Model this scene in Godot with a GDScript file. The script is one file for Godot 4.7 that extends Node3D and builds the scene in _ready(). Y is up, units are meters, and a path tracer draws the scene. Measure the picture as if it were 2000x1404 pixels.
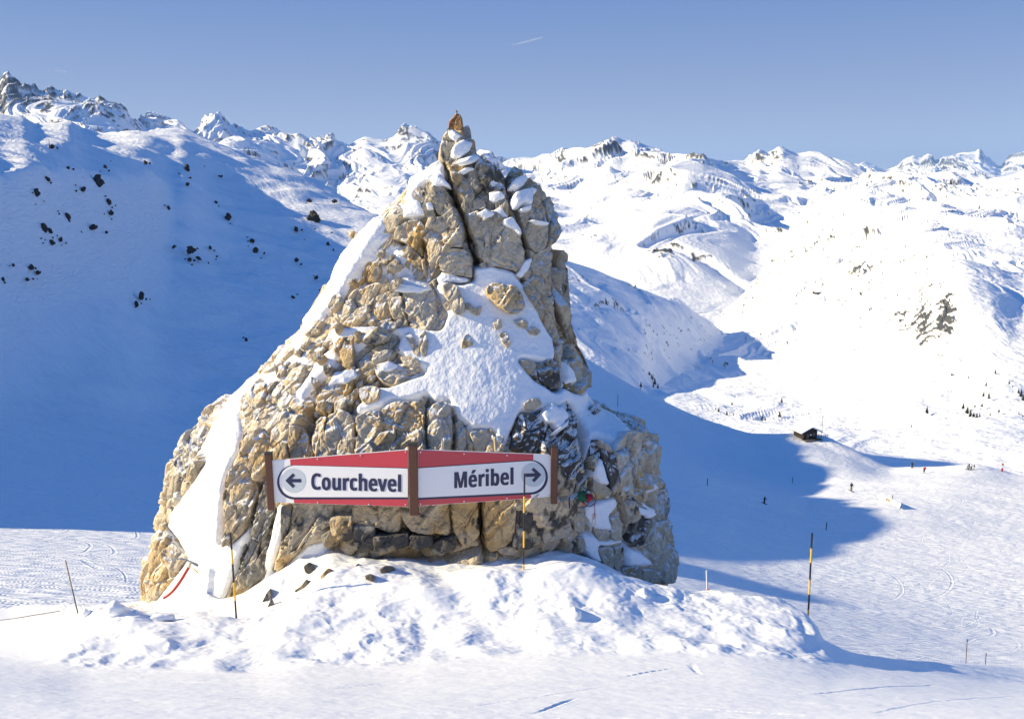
extends Node3D
# A limestone pinnacle beside a ski run, a two-panel direction sign in front of it, the snow bowl and the mountains behind.
# Survey helper: at(px, py, d) gives the world point that lies d metres in front of the viewpoint on the bearing (px, py) of the 2000 x 1404 plate.

const EYE := Vector3(0.0, 7.0, 0.0)
const FOCAL := 1732.0
const PITCH := 11.5
var sp := sin(deg_to_rad(PITCH))
var cp := cos(deg_to_rad(PITCH))
var rng := RandomNumberGenerator.new()
var used := {}
var M := {}
var n_fbm := FastNoiseLite.new()
var n_ridge := FastNoiseLite.new()
var n_cell := FastNoiseLite.new()
var n_cellv := FastNoiseLite.new()
var n_fine := FastNoiseLite.new()
var n_soft := FastNoiseLite.new()

func _ready() -> void:
	rng.seed = 7
	set_view_and_light()
	make_noises()
	make_materials()
	build_terrain()
	build_rock()
	build_sign()
	build_markers()
	build_small_things()
	build_far_things()

func set_view_and_light() -> void:
	var cam := Camera3D.new()
	cam.name = "camera"
	cam.position = EYE
	cam.rotation_degrees = Vector3(-PITCH, 0, 0)
	cam.fov = rad_to_deg(2.0 * atan(702.0 / FOCAL))
	cam.near = 0.1
	cam.far = 80000.0
	add_child(cam)
	var sun := DirectionalLight3D.new()
	sun.name = "sun"
	# low winter sun: from the left, a little behind the pinnacle
	var az := deg_to_rad(SUN_AZ)
	var el := deg_to_rad(SUN_EL)
	var to_sun := Vector3(-cos(az) * cos(el), sin(el), -sin(az) * cos(el))
	sun.look_at_from_position(Vector3.ZERO, -to_sun, Vector3.UP)
	sun.light_color = Color(1.0, 0.93, 0.765)
	sun.light_energy = 1.6
	sun.light_angular_distance = 0.53
	sun.shadow_enabled = true
	add_child(sun)
	var sky_mat := ProceduralSkyMaterial.new()
	sky_mat.sky_top_color = lin(0.026, 0.106, 0.325)
	sky_mat.sky_horizon_color = lin(0.32, 0.378, 0.475)
	sky_mat.sky_curve = 0.1
	sky_mat.ground_bottom_color = lin(0.4, 0.42, 0.46)
	sky_mat.ground_horizon_color = lin(0.32, 0.378, 0.475)
	sky_mat.sun_angle_max = 1.0
	sky_mat.sun_curve = 0.05
	var sky := Sky.new()
	sky.sky_material = sky_mat
	var env := Environment.new()
	env.background_mode = Environment.BG_SKY
	env.sky = sky
	env.tonemap_mode = Environment.TONE_MAPPER_LINEAR
	env.tonemap_exposure = 1.66
	env.sdfgi_enabled = true
	env.ssao_enabled = true
	env.ssil_enabled = true
	env.fog_enabled = true
	env.fog_density = 0.00003
	env.fog_light_color = Color(0.62, 0.78, 1.0)
	var we := WorldEnvironment.new()
	we.name = "world_environment"
	we.environment = env
	add_child(we)

const SUN_AZ := -3.0
const SUN_EL := 23.0

func lin(r: float, g: float, b: float) -> Color:
	return Color(r, g, b).linear_to_srgb()

# ---------------------------------------------------------------- survey helpers
func slope_of(py: float) -> float:
	var v := (702.0 - py) / FOCAL
	return (sp - v * cp) / (v * sp + cp)

func at(px: float, py: float, d: float) -> Vector3:
	var v := (702.0 - py) / FOCAL
	var k := d / (v * sp + cp)
	return EYE + Vector3((px - 1000.0) / FOCAL * k, (v * cp - sp) * k, -d)

func plate(p: Vector3) -> Vector2:
	var q := p - EYE
	var depth := -q.y * sp - q.z * cp
	return Vector2(1000.0 + FOCAL * q.x / depth, 702.0 - FOCAL * (q.y * cp - q.z * sp) / depth)

func bearing(px: float, py: float) -> Vector3:
	return (at(px, py, 1.0) - EYE).normalized()

# ---------------------------------------------------------------- object helpers
func numbered(called: String) -> String:
	var n: int = used.get(called, 0)
	used[called] = n + 1
	return called if n == 0 else "%s_%03d" % [called, n]

func tag(o: Node, label: String, category: String, group := "", kind := "") -> void:
	if label != "": o.set_meta("label", label)
	if category != "": o.set_meta("category", category)
	if group != "": o.set_meta("group", group)
	if kind != "": o.set_meta("kind", kind)

func thing(called: String, base: Vector3, label: String, category: String, group := "") -> Node3D:
	var o := Node3D.new()
	o.name = numbered(called)
	add_child(o)
	o.position = base
	tag(o, label, category, group)
	return o

# a mesh whose vertices are in world axes, hung under a thing
func part(called: String, mesh: Mesh, mat: Material, parent: Node3D) -> MeshInstance3D:
	var o := MeshInstance3D.new()
	o.name = called if parent != self else numbered(called)
	o.mesh = mesh
	o.material_override = mat
	parent.add_child(o, true)
	if parent != self:
		o.position = -parent.global_position
	return o

func grid_mesh(P: PackedVector3Array, C: PackedColorArray, nu: int, nv: int, keep := PackedByteArray(), N := PackedVector3Array()) -> ArrayMesh:
	if N.is_empty():
		N = grid_normals(P, nu, nv)
	var I := PackedInt32Array()
	I.resize((nu - 1) * (nv - 1) * 6)
	var k := 0
	for j in nv - 1:
		for i in nu - 1:
			var a := j * nu + i
			if not keep.is_empty() and keep[a] + keep[a + 1] + keep[a + nu] + keep[a + nu + 1] == 0:
				continue
			I[k] = a; I[k + 1] = a + nu; I[k + 2] = a + 1
			I[k + 3] = a + 1; I[k + 4] = a + nu; I[k + 5] = a + nu + 1
			k += 6
	I.resize(k)
	return mesh_of(P, N, C, I)

func grid_normals(P: PackedVector3Array, nu: int, nv: int) -> PackedVector3Array:
	var N := PackedVector3Array()
	N.resize(P.size())
	for j in nv:
		var j0 := maxi(j - 1, 0) * nu
		var j1 := mini(j + 1, nv - 1) * nu
		for i in nu:
			N[j * nu + i] = (P[j * nu + mini(i + 1, nu - 1)] - P[j * nu + maxi(i - 1, 0)]).cross(P[j1 + i] - P[j0 + i]).normalized()
	return N

func mesh_of(P: PackedVector3Array, N: PackedVector3Array, C: PackedColorArray, I: PackedInt32Array) -> ArrayMesh:
	# front faces run clockwise
	var agree := 0
	for s in 40:
		var t := (s * 7919) % (I.size() / 3) * 3
		var g := (P[I[t + 2]] - P[I[t]]).cross(P[I[t + 1]] - P[I[t]])
		agree += 1 if g.dot(N[I[t]]) > 0.0 else -1
	if agree < 0:
		for t in range(0, I.size(), 3):
			var b := I[t + 1]
			I[t + 1] = I[t + 2]
			I[t + 2] = b
	var A := []
	A.resize(Mesh.ARRAY_MAX)
	A[Mesh.ARRAY_VERTEX] = P
	A[Mesh.ARRAY_NORMAL] = N
	if not C.is_empty():
		A[Mesh.ARRAY_COLOR] = C
	A[Mesh.ARRAY_INDEX] = I
	var m := ArrayMesh.new()
	m.add_surface_from_arrays(Mesh.PRIMITIVE_TRIANGLES, A)
	return m

# ---------------------------------------------------------------- noises and materials
func noise(n: FastNoiseLite, kind: int, sd: int, freq: float, oct: int, fractal := FastNoiseLite.FRACTAL_FBM) -> void:
	n.noise_type = kind
	n.seed = sd
	n.frequency = freq
	n.fractal_type = fractal
	n.fractal_octaves = oct

func make_noises() -> void:
	noise(n_fbm, FastNoiseLite.TYPE_SIMPLEX_SMOOTH, 11, 1.0, 5)
	noise(n_soft, FastNoiseLite.TYPE_SIMPLEX_SMOOTH, 12, 1.0, 2)
	noise(n_ridge, FastNoiseLite.TYPE_SIMPLEX_SMOOTH, 13, 1.0, 6, FastNoiseLite.FRACTAL_RIDGED)
	noise(n_fine, FastNoiseLite.TYPE_SIMPLEX_SMOOTH, 14, 1.0, 3)
	noise(n_cell, FastNoiseLite.TYPE_CELLULAR, 15, 1.0, 1, FastNoiseLite.FRACTAL_NONE)
	n_cell.cellular_return_type = FastNoiseLite.RETURN_DISTANCE2_SUB
	n_cell.cellular_jitter = 1.0
	noise(n_cellv, FastNoiseLite.TYPE_CELLULAR, 15, 1.0, 1, FastNoiseLite.FRACTAL_NONE)
	n_cellv.cellular_return_type = FastNoiseLite.RETURN_CELL_VALUE
	n_cellv.cellular_jitter = 1.0

func plain(called: String, c: Color, rough := 0.8, metal := 0.0, vertex := false) -> StandardMaterial3D:
	var m := StandardMaterial3D.new()
	m.resource_name = called
	m.albedo_color = c
	m.roughness = rough
	m.metallic = metal
	m.vertex_color_use_as_albedo = vertex
	M[called] = m
	return m

func noise_texture(sd: int, freq: float, oct: int, lo: Color, hi: Color, kind := FastNoiseLite.TYPE_SIMPLEX_SMOOTH, fractal := FastNoiseLite.FRACTAL_FBM, size := 512) -> NoiseTexture2D:
	var n := FastNoiseLite.new()
	noise(n, kind, sd, freq, oct, fractal)
	var t := NoiseTexture2D.new()
	t.width = size
	t.height = size
	t.seamless = true
	t.noise = n
	var g := Gradient.new()
	g.set_color(0, lo)
	g.set_color(1, hi)
	t.color_ramp = g
	return t

func triplanar(m: StandardMaterial3D, metres: float, world := true) -> void:
	m.uv1_triplanar = true
	m.uv1_world_triplanar = world
	m.uv1_triplanar_sharpness = 4.0
	m.uv1_scale = Vector3.ONE / metres

func make_materials() -> void:
	# snow: fine wind crust close by, ski tracks in the bowl, broad drift farther away
	var s := plain("near_snow", Color.WHITE, 0.62, 0.0, true)
	s.metallic_specular = 0.25
	triplanar(s, 2.6)
	s.heightmap_enabled = true
	s.heightmap_texture = noise_texture(3, 0.02, 5, Color.BLACK, Color.WHITE)
	s.heightmap_scale = 0.3
	s = plain("rock_snow", Color.WHITE, 0.6, 0.0, true)
	s.metallic_specular = 0.25
	triplanar(s, 0.9)
	s.heightmap_enabled = true
	s.heightmap_texture = noise_texture(4, 0.016, 5, Color.BLACK, Color.WHITE)
	s.heightmap_scale = 1.2
	s = plain("bowl_snow", Color.WHITE, 0.7, 0.0, true)
	s.metallic_specular = 0.2
	triplanar(s, 48.0)
	s.heightmap_enabled = true
	s.heightmap_texture = track_texture()
	s.heightmap_scale = 40.0
	s = plain("mountain_snow", Color.WHITE, 0.75, 0.0, true)
	s.metallic_specular = 0.2
	triplanar(s, 90.0)
	s.heightmap_enabled = true
	s.heightmap_texture = noise_texture(5, 0.014, 6, Color.BLACK, Color.WHITE)
	s.heightmap_scale = 110.0
	s = plain("range_snow", Color.WHITE, 0.8, 0.0, true)
	s.metallic_specular = 0.2
	# rock: mottled limestone with fine relief
	var r := plain("rock", Color.WHITE, 0.85, 0.0, true)
	r.metallic_specular = 0.3
	triplanar(r, 1.5)
	var faces := fissure_textures()
	r.albedo_texture = faces[0]
	r.heightmap_enabled = true
	r.heightmap_texture = faces[1]
	r.heightmap_scale = 3.2
	plain("panel_white", lin(0.78, 0.79, 0.82), 0.35)
	plain("panel_red", lin(0.52, 0.045, 0.07), 0.32)
	plain("panel_navy", lin(0.014, 0.018, 0.075), 0.4)
	plain("panel_grey", lin(0.5, 0.56, 0.63), 0.35)
	plain("bolt_steel", lin(0.6, 0.6, 0.62), 0.4, 0.7)
	var w := plain("post_brown", lin(0.15, 0.058, 0.032), 0.55)
	triplanar(w, 0.5)
	w.albedo_texture = noise_texture(31, 0.03, 4, Color(0.8, 0.78, 0.76), Color.WHITE)
	plain("post_cap", lin(0.03, 0.03, 0.03), 0.6)
	plain("pole_black", lin(0.012, 0.012, 0.014), 0.45)
	plain("pole_yellow", lin(0.78, 0.46, 0.02), 0.45)
	plain("bamboo", lin(0.2, 0.15, 0.07), 0.6)
	plain("steel", lin(0.32, 0.34, 0.37), 0.4, 0.6)
	plain("red_paint", lin(0.36, 0.015, 0.02), 0.4)
	plain("red_cloth", lin(0.35, 0.012, 0.035), 0.9)
	plain("green_cloth", lin(0.012, 0.1, 0.045), 0.9)
	plain("orange_plastic", lin(0.85, 0.14, 0.02), 0.5)
	plain("pale_tape", lin(0.6, 0.5, 0.42), 0.8)
	plain("black_cloth", lin(0.014, 0.014, 0.018), 0.85)
	plain("dark_grey_cloth", lin(0.03, 0.032, 0.04), 0.85)
	plain("beige_cloth", lin(0.3, 0.25, 0.19), 0.9)
	plain("blue_cloth", lin(0.06, 0.18, 0.4), 0.85)
	plain("white_cloth", lin(0.6, 0.6, 0.62), 0.85)
	plain("skin", lin(0.42, 0.23, 0.16), 0.6)
	var d := plain("dark_timber", lin(0.035, 0.022, 0.015), 0.8)
	triplanar(d, 2.0)
	d.albedo_texture = noise_texture(33, 0.03, 4, Color(0.6, 0.6, 0.6), Color.WHITE)
	plain("orange_timber", lin(0.13, 0.05, 0.022), 0.75)
	plain("grey_timber", lin(0.12, 0.1, 0.085), 0.85)
	plain("roof_snow", lin(0.88, 0.89, 0.92), 0.7)
	plain("window_glass", lin(0.06, 0.07, 0.09), 0.15)
	plain("needles", lin(0.018, 0.026, 0.018), 0.9, 0.0)
	plain("bark", lin(0.05, 0.035, 0.025), 0.9)
	plain("wet_stone", lin(0.07, 0.068, 0.066), 0.85)
	var b := plain("hill_stone", lin(0.085, 0.075, 0.06), 0.9)
	triplanar(b, 1.5, false)
	b.albedo_texture = noise_texture(35, 0.03, 4, Color(0.55, 0.53, 0.5), Color.WHITE)
	var v := plain("vapour", Color(1, 1, 1, 0.16), 0.9)
	v.transparency = BaseMaterial3D.TRANSPARENCY_ALPHA
	plain("rope_dark", lin(0.1, 0.09, 0.08), 0.8)

# fine fissures, grit and mottling of broken limestone: a colour picture and a height picture
func fissure_textures() -> Array:
	var size := 768
	var crack := FastNoiseLite.new()
	noise(crack, FastNoiseLite.TYPE_CELLULAR, 61, 0.011, 1, FastNoiseLite.FRACTAL_NONE)
	crack.cellular_return_type = FastNoiseLite.RETURN_DISTANCE2_SUB
	crack.domain_warp_enabled = true
	crack.domain_warp_amplitude = 34.0
	crack.domain_warp_frequency = 0.012
	var cell := FastNoiseLite.new()
	noise(cell, FastNoiseLite.TYPE_CELLULAR, 62, 0.03, 1, FastNoiseLite.FRACTAL_NONE)
	cell.cellular_return_type = FastNoiseLite.RETURN_DISTANCE2_SUB
	cell.domain_warp_enabled = true
	cell.domain_warp_amplitude = 14.0
	cell.domain_warp_frequency = 0.03
	var mott := FastNoiseLite.new()
	noise(mott, FastNoiseLite.TYPE_SIMPLEX_SMOOTH, 63, 0.018, 6)
	var a := crack.get_seamless_image(size, size, false, false, 0.1, false).get_data()
	var b := cell.get_seamless_image(size, size, false, false, 0.1, false).get_data()
	var c := mott.get_seamless_image(size, size, false, false, 0.1, true).get_data()
	var colour := PackedByteArray()
	colour.resize(size * size * 3)
	var height := PackedByteArray()
	height.resize(size * size)
	var lo := 255
	var hi := 0
	var lo2 := 255
	var hi2 := 0
	for k in size * size:
		lo = mini(lo, a[k])
		hi = maxi(hi, a[k])
		lo2 = mini(lo2, b[k])
		hi2 = maxi(hi2, b[k])
	for k in size * size:
		var f := float(a[k] - lo) / (hi - lo)
		var g := float(b[k] - lo2) / (hi2 - lo2)
		var m := c[k] / 255.0
		var gap := smoothstep(0.0, 0.05, f)
		var chip := smoothstep(0.0, 0.1, g)
		var v := 0.86 + 0.14 * m
		colour[k * 3] = int(v * 255.0)
		colour[k * 3 + 1] = int(v * 253.0)
		colour[k * 3 + 2] = int(v * 250.0)
		height[k] = int(clampf(0.35 * m + 0.4 * minf(gap, 0.3 + f) + 0.25 * minf(1.0, 0.4 * chip + g), 0.0, 1.0) * 255.0)
	return [ImageTexture.create_from_image(Image.create_from_data(size, size, false, Image.FORMAT_RGB8, colour)), ImageTexture.create_from_image(Image.create_from_data(size, size, false, Image.FORMAT_L8, height))]

# wandering ski tracks, drawn as a height picture: each run a shallow groove with a small raised lip
func track_texture() -> ImageTexture:
	var size := 1024
	var h := PackedFloat32Array()
	h.resize(size * size)
	h.fill(0.55)
	var r := RandomNumberGenerator.new()
	r.seed = 99
	for k in 620:
		var x := r.randf() * size
		var y := r.randf() * size
		var a := r.randf_range(-0.45, 0.45)
		var bend := r.randf_range(-0.0025, 0.0025)
		var deep := r.randf_range(0.03, 0.22)
		var swing := r.randf_range(0.0, 0.006)
		var phase := r.randf() * 6.0
		var wide := r.randf_range(1.6, 4.0)
		for q in r.randi_range(120, 700):
			a += bend + swing * sin(q * 0.045 + phase)
			x += cos(a) * 1.5
			y += sin(a) * 1.5
			var nx := -sin(a)
			var ny := cos(a)
			for o in range(-5, 6):
				var f := o / wide
				var lift := 0.0
				if absf(f) < 0.55: lift = -deep
				elif absf(f) < 1.1: lift = deep * 0.6 * (1.0 if o > 0 else 0.3)
				if lift == 0.0: continue
				var xi := posmod(int(x + nx * o), size)
				var yi := posmod(int(y + ny * o), size)
				var at_ := yi * size + xi
				h[at_] = lerpf(h[at_], 0.55 + lift, 0.55)
	var b := PackedByteArray()
	b.resize(size * size)
	var wob := FastNoiseLite.new()
	noise(wob, FastNoiseLite.TYPE_SIMPLEX_SMOOTH, 8, 0.035, 4)
	for j in size:
		for i in size:
			b[j * size + i] = clampi(int((h[j * size + i] - 0.05 + 0.3 * wob.get_noise_2d(i * 0.6, j * 1.5)) * 255.0), 0, 255)
	return ImageTexture.create_from_image(Image.create_from_data(size, size, false, Image.FORMAT_L8, b))

# ---------------------------------------------------------------- terrain: surveyed lines from near to far, joined into one skin
# a line is [[px, py, d], ...]; between lines the slope angle runs smoothly in log distance
func limited(xs: PackedFloat64Array, ys: PackedFloat64Array) -> PackedFloat64Array:
	var n := xs.size()
	var m := PackedFloat64Array()
	m.resize(n)
	for i in n:
		var a := (ys[i] - ys[i - 1]) / (xs[i] - xs[i - 1]) if i > 0 else 0.0
		var b := (ys[i + 1] - ys[i]) / (xs[i + 1] - xs[i]) if i < n - 1 else 0.0
		if i == 0: m[i] = b
		elif i == n - 1: m[i] = a
		elif a * b <= 0.0: m[i] = 0.0
		else: m[i] = 2.0 * a * b / (a + b)
	return m

func curve(xs: PackedFloat64Array, ys: PackedFloat64Array, m: PackedFloat64Array, x: float) -> float:
	var n := xs.size()
	if x <= xs[0]: return ys[0]
	if x >= xs[n - 1]: return ys[n - 1]
	var i := xs.bsearch(x, false) - 1
	var w := xs[i + 1] - xs[i]
	var t := (x - xs[i]) / w
	var t2 := t * t
	var t3 := t2 * t
	return (2 * t3 - 3 * t2 + 1) * ys[i] + (t3 - 2 * t2 + t) * w * m[i] + (3 * t2 - 2 * t3) * ys[i + 1] + (t3 - t2) * w * m[i + 1]

func survey(lines: Array) -> Array:
	var out := []
	for line in lines:
		var xs := PackedFloat64Array()
		var ts := PackedFloat64Array()
		var ls := PackedFloat64Array()
		for p in line:
			xs.append(p[0])
			ts.append(slope_of(p[1]))
			ls.append(log(p[2]))
		out.append([xs, ts, limited(xs, ts), ls, limited(xs, ls)])
	return out

func profile(s: Array, px: float) -> Array:
	var ls := PackedFloat64Array()
	var ts := PackedFloat64Array()
	for row in s:
		var l := curve(row[0], row[3], row[4], px)
		if ls.size() and l <= ls[-1] + 0.002:
			l = ls[-1] + 0.002
		ls.append(l)
		ts.append(curve(row[0], row[1], row[2], px))
	return [ls, ts, limited(ls, ts)]

func height_on(s: Array, px: float, d: float) -> float:
	var f := profile(s, px)
	return EYE.y - d * curve(f[0], f[1], f[2], log(d))

# points of the skin: px from lo to hi in nu columns, counts[k] rows between line k and k + 1
func skin(s: Array, lo: float, hi: float, nu: int, counts: Array) -> Array:
	var nv := 1
	for c in counts: nv += c
	var P := PackedVector3Array()
	P.resize(nu * nv)
	for i in nu:
		var px := lerpf(lo, hi, float(i) / (nu - 1))
		var u := (px - 1000.0) / FOCAL
		var f := profile(s, px)
		var ls: PackedFloat64Array = f[0]
		var ts: PackedFloat64Array = f[1]
		var m: PackedFloat64Array = f[2]
		var j := 0
		for k in counts.size():
			var c: int = counts[k]
			var w := ls[k + 1] - ls[k]
			for q in (c + 1 if k == counts.size() - 1 else c):
				var t := float(q) / c
				var t2 := t * t
				var t3 := t2 * t
				var slope := (2 * t3 - 3 * t2 + 1) * ts[k] + (t3 - 2 * t2 + t) * w * m[k] + (3 * t2 - 2 * t3) * ts[k + 1] + (t3 - t2) * w * m[k + 1]
				var d := exp(ls[k] + w * t)
				# the bearing px is measured square to the lens
				var k2 := d * (cp + slope * sp)
				P[j * nu + i] = Vector3(u * k2, EYE.y - d * slope, -d)
				j += 1
	return [P, nu, nv]

var S := {}

func all_along(a: float, b: float, py: float, d: float) -> Array:
	return [[a, py, d], [b, py, d]]

func build_terrain() -> void:
	survey_lines()
	near_ground()
	bowl()
	mountains()

func survey_lines() -> void:
	# the run in the foreground, the bank of pushed snow, the foot of the pinnacle
	S.near = survey([
		all_along(-1500, 3500, 1805, 2.5),
		all_along(-1500, 3500, 1404, 6.0),
		[[-1500, 1240, 12], [-600, 1250, 12], [0, 1290, 10.3], [120, 1300, 9.95], [180, 1307, 9.75], [300, 1307, 9.7], [470, 1312, 9.5], [600, 1299, 9.7], [750, 1303, 9.6], [850, 1292, 9.8], [1000, 1279, 10], [1100, 1276, 10], [1300, 1277, 10], [1450, 1282, 9.95], [1560, 1288, 10.1], [1700, 1307, 10.6], [1850, 1322, 11.2], [2000, 1337, 11.9], [2600, 1390, 13], [3500, 1420, 13]],
		[[-1500, 1170, 19], [-600, 1180, 19], [0, 1250, 12.4], [70, 1250, 11.8], [150, 1242, 11.1], [300, 1240, 10.9], [470, 1252, 10.7], [600, 1205, 11], [750, 1202, 11], [850, 1205, 11], [1000, 1195, 11.1], [1100, 1188, 11.1], [1300, 1203, 11.2], [1450, 1217, 11.2], [1560, 1237, 11], [1612, 1264, 10.9], [1700, 1290, 11.4], [1850, 1303, 12], [2000, 1317, 12.7], [2600, 1372, 14], [3500, 1400, 14]],
		[[-1500, 1130, 24], [-600, 1140, 24], [0, 1214, 15], [60, 1216, 13.8], [125, 1212, 12.3], [165, 1200, 11.9], [220, 1186, 11.8], [300, 1203, 11.7], [380, 1206, 11.7], [470, 1214, 11.6], [540, 1188, 11.9], [600, 1150, 12.1], [650, 1122, 12.2], [740, 1110, 12.2], [800, 1122, 12.1], [880, 1137, 11.9], [960, 1114, 12], [1020, 1114, 12], [1080, 1101, 12.1], [1150, 1111, 12.1], [1250, 1139, 12.2], [1330, 1153, 12.2], [1400, 1159, 12.2], [1500, 1169, 12.1], [1560, 1194, 11.8], [1596, 1226, 11.4], [1612, 1254, 11.4], [1700, 1281, 11.9], [1850, 1294, 12.5], [2000, 1303, 13.2], [2600, 1360, 14.6], [3500, 1390, 14.6]],
		[[-1500, 1100, 32], [-600, 1112, 32], [0, 1194, 18], [60, 1197, 16.2], [125, 1202, 14], [220, 1197, 13], [300, 1202, 13], [400, 1200, 12.7], [540, 1165, 12.5], [650, 1104, 12.8], [740, 1102, 12.8], [830, 1120, 12.6], [900, 1114, 12.7], [1020, 1108, 12.8], [1100, 1100, 12.9], [1180, 1115, 13], [1250, 1146, 13.1], [1330, 1176, 13.3], [1400, 1197, 13.3], [1500, 1217, 13.2], [1600, 1272, 12.6], [1700, 1312, 12.9], [2000, 1345, 14.4], [2600, 1400, 15.6], [3500, 1420, 15.6]],
		[[-1500, 1080, 38], [-600, 1092, 38], [0, 1180, 21], [90, 1180, 19], [125, 1180, 18], [220, 1180, 16.5], [290, 1172, 15.6], [360, 1120, 15.1], [430, 1170, 13.4], [540, 1118, 13.2], [600, 1082, 13.4], [650, 1070, 13.6], [740, 1088, 13.6], [860, 1090, 13.7], [1000, 1080, 13.8], [1100, 1074, 13.9], [1180, 1106, 14], [1240, 1131, 14.3], [1315, 1152, 14.6], [1400, 1222, 14.6], [1500, 1252, 14.5], [1600, 1302, 14.2], [2000, 1385, 15.8], [2600, 1430, 17], [3500, 1450, 17]],
		[[-1500, 1130, 44], [-600, 1140, 42], [0, 1260, 25], [125, 1270, 21], [290, 1240, 18], [540, 1180, 16], [860, 1140, 16.5], [1240, 1200, 17], [1600, 1420, 17], [2000, 1480, 18], [3500, 1530, 19]],
	])
	# the bowl below, the shaded hill on the left, the ridge with the hut
	S.bowl = survey([
		[[-2000, 1340, 9], [0, 1390, 9], [400, 1430, 9], [1000, 1500, 9], [1600, 1540, 9], [2900, 1540, 9]],
		[[-2000, 1190, 17], [0, 1208, 17], [300, 1218, 17], [600, 1260, 17], [1000, 1300, 17], [1400, 1340, 17], [2000, 1400, 17], [2900, 1440, 17]],
		[[-2000, 1085, 27], [0, 1103, 32], [300, 1112, 32], [600, 1132, 32], [1000, 1180, 32], [1400, 1235, 32], [1700, 1292, 32], [2000, 1322, 32], [2900, 1345, 32]],
		[[-2000, 960, 38], [-700, 1000, 54], [0, 1022, 60], [300, 1035, 60], [600, 1050, 60], [1000, 1088, 60], [1300, 1128, 62], [1600, 1196, 60], [2000, 1246, 60], [2900, 1262, 60]],
		[[-2000, 920, 40], [-700, 945, 62], [-300, 962, 69], [0, 970, 75], [165, 974, 77], [330, 980, 79], [550, 990, 80], [700, 1000, 80], [1000, 1030, 82], [1300, 1075, 86], [1600, 1140, 82], [2000, 1170, 80], [2900, 1185, 78]],
		[[-2000, 880, 41.5], [-700, 898, 67], [-300, 918, 77], [0, 936, 87], [165, 942, 89], [330, 952, 91], [600, 966, 92], [1000, 1000, 95], [1300, 1045, 100], [1600, 1100, 95], [2000, 1125, 92], [2900, 1140, 90]],
		[[-2000, 840, 43], [-700, 860, 70], [-400, 880, 82], [0, 905, 102], [300, 920, 105], [600, 940, 105], [1000, 970, 110], [1300, 1018, 115], [1500, 1056, 112], [1600, 1070, 110], [1750, 1076, 110], [2000, 1090, 105], [2900, 1105, 100]],
		[[-2000, 1165, 46.2], [-1850, 717, 49.4], [-1500, 785, 56.7], [-1200, 769, 64.8], [-795, 681, 78.6], [-594, 659, 88.3], [-467, 620, 95.6], [-240, 597, 113.4], [0, 800, 128], [200, 815, 138], [340, 830, 150], [600, 850, 155], [1000, 890, 165], [1300, 930, 170], [1500, 972, 165], [1600, 986, 160], [1750, 988, 155], [2000, 1004, 150], [2900, 1015, 140]],
		[[-2000, 650, 52.2], [-1850, 235, 55.8], [-1500, 361, 64], [-1200, 394, 73.2], [-795, 370, 88.8], [-594, 380, 99.7], [-467, 363, 108], [-240, 378, 128.1], [-120, 443, 143.7], [0, 580, 155], [200, 590, 180], [340, 600, 200], [500, 630, 206], [700, 690, 207], [1000, 785, 208], [1200, 860, 207], [1400, 922, 207], [1550, 945, 204], [1650, 950, 192], [1750, 948, 188], [1900, 936, 190], [2000, 946, 185], [2900, 960, 180]],
		[[-2000, 221, 57], [-1850, -167, 61], [-1500, 13, 70], [-1200, 90, 80], [-795, 121, 97], [-594, 159, 109], [-467, 159, 118], [-240, 206, 140], [-120, 286, 157], [0, 330, 173], [55, 318, 183], [110, 325, 195], [165, 330, 208], [230, 334, 226], [282, 338, 241], [345, 345, 262], [420, 400, 262], [500, 445, 258], [600, 495, 252], [730, 548, 248], [1000, 655, 248], [1150, 738, 252], [1300, 808, 249], [1400, 848, 246], [1500, 872, 241], [1570, 864, 242], [1650, 890, 234], [1750, 924, 223], [1850, 922, 215], [1900, 919, 212], [2000, 931, 208], [2900, 942, 200]],
		[[-2000, 253, 66.1], [-1850, -78, 70.8], [-1500, 72, 81.2], [-1200, 137, 92.8], [-795, 161, 112.5], [-594, 193, 126.4], [-467, 193, 136.9], [-240, 231, 162.4], [-100, 300, 195], [-40, 240, 240], [0, 224, 275], [40, 232, 290], [75, 249, 295], [130, 244, 305], [165, 258, 315], [200, 263, 325], [270, 256, 345], [340, 248, 365], [380, 258, 362], [420, 272, 358], [500, 305, 345], [600, 348, 325], [730, 412, 300], [850, 480, 285], [1000, 590, 272], [1150, 702, 264], [1270, 770, 262], [1400, 828, 258], [1480, 847, 254], [1540, 847, 252], [1600, 849, 250], [1650, 868, 245], [1700, 893, 240], [1750, 912, 236], [1800, 910, 228], [1850, 908, 224], [1900, 906, 222], [1960, 918, 220], [2000, 928, 218], [2900, 936, 215]],
		[[-2000, 500, 80], [-700, 400, 150], [0, 360, 400], [340, 380, 480], [730, 520, 380], [1000, 670, 345], [1150, 765, 345], [1400, 892, 335], [1570, 920, 325], [1750, 985, 305], [2000, 1000, 295], [2900, 1010, 290]],
	])
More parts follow.
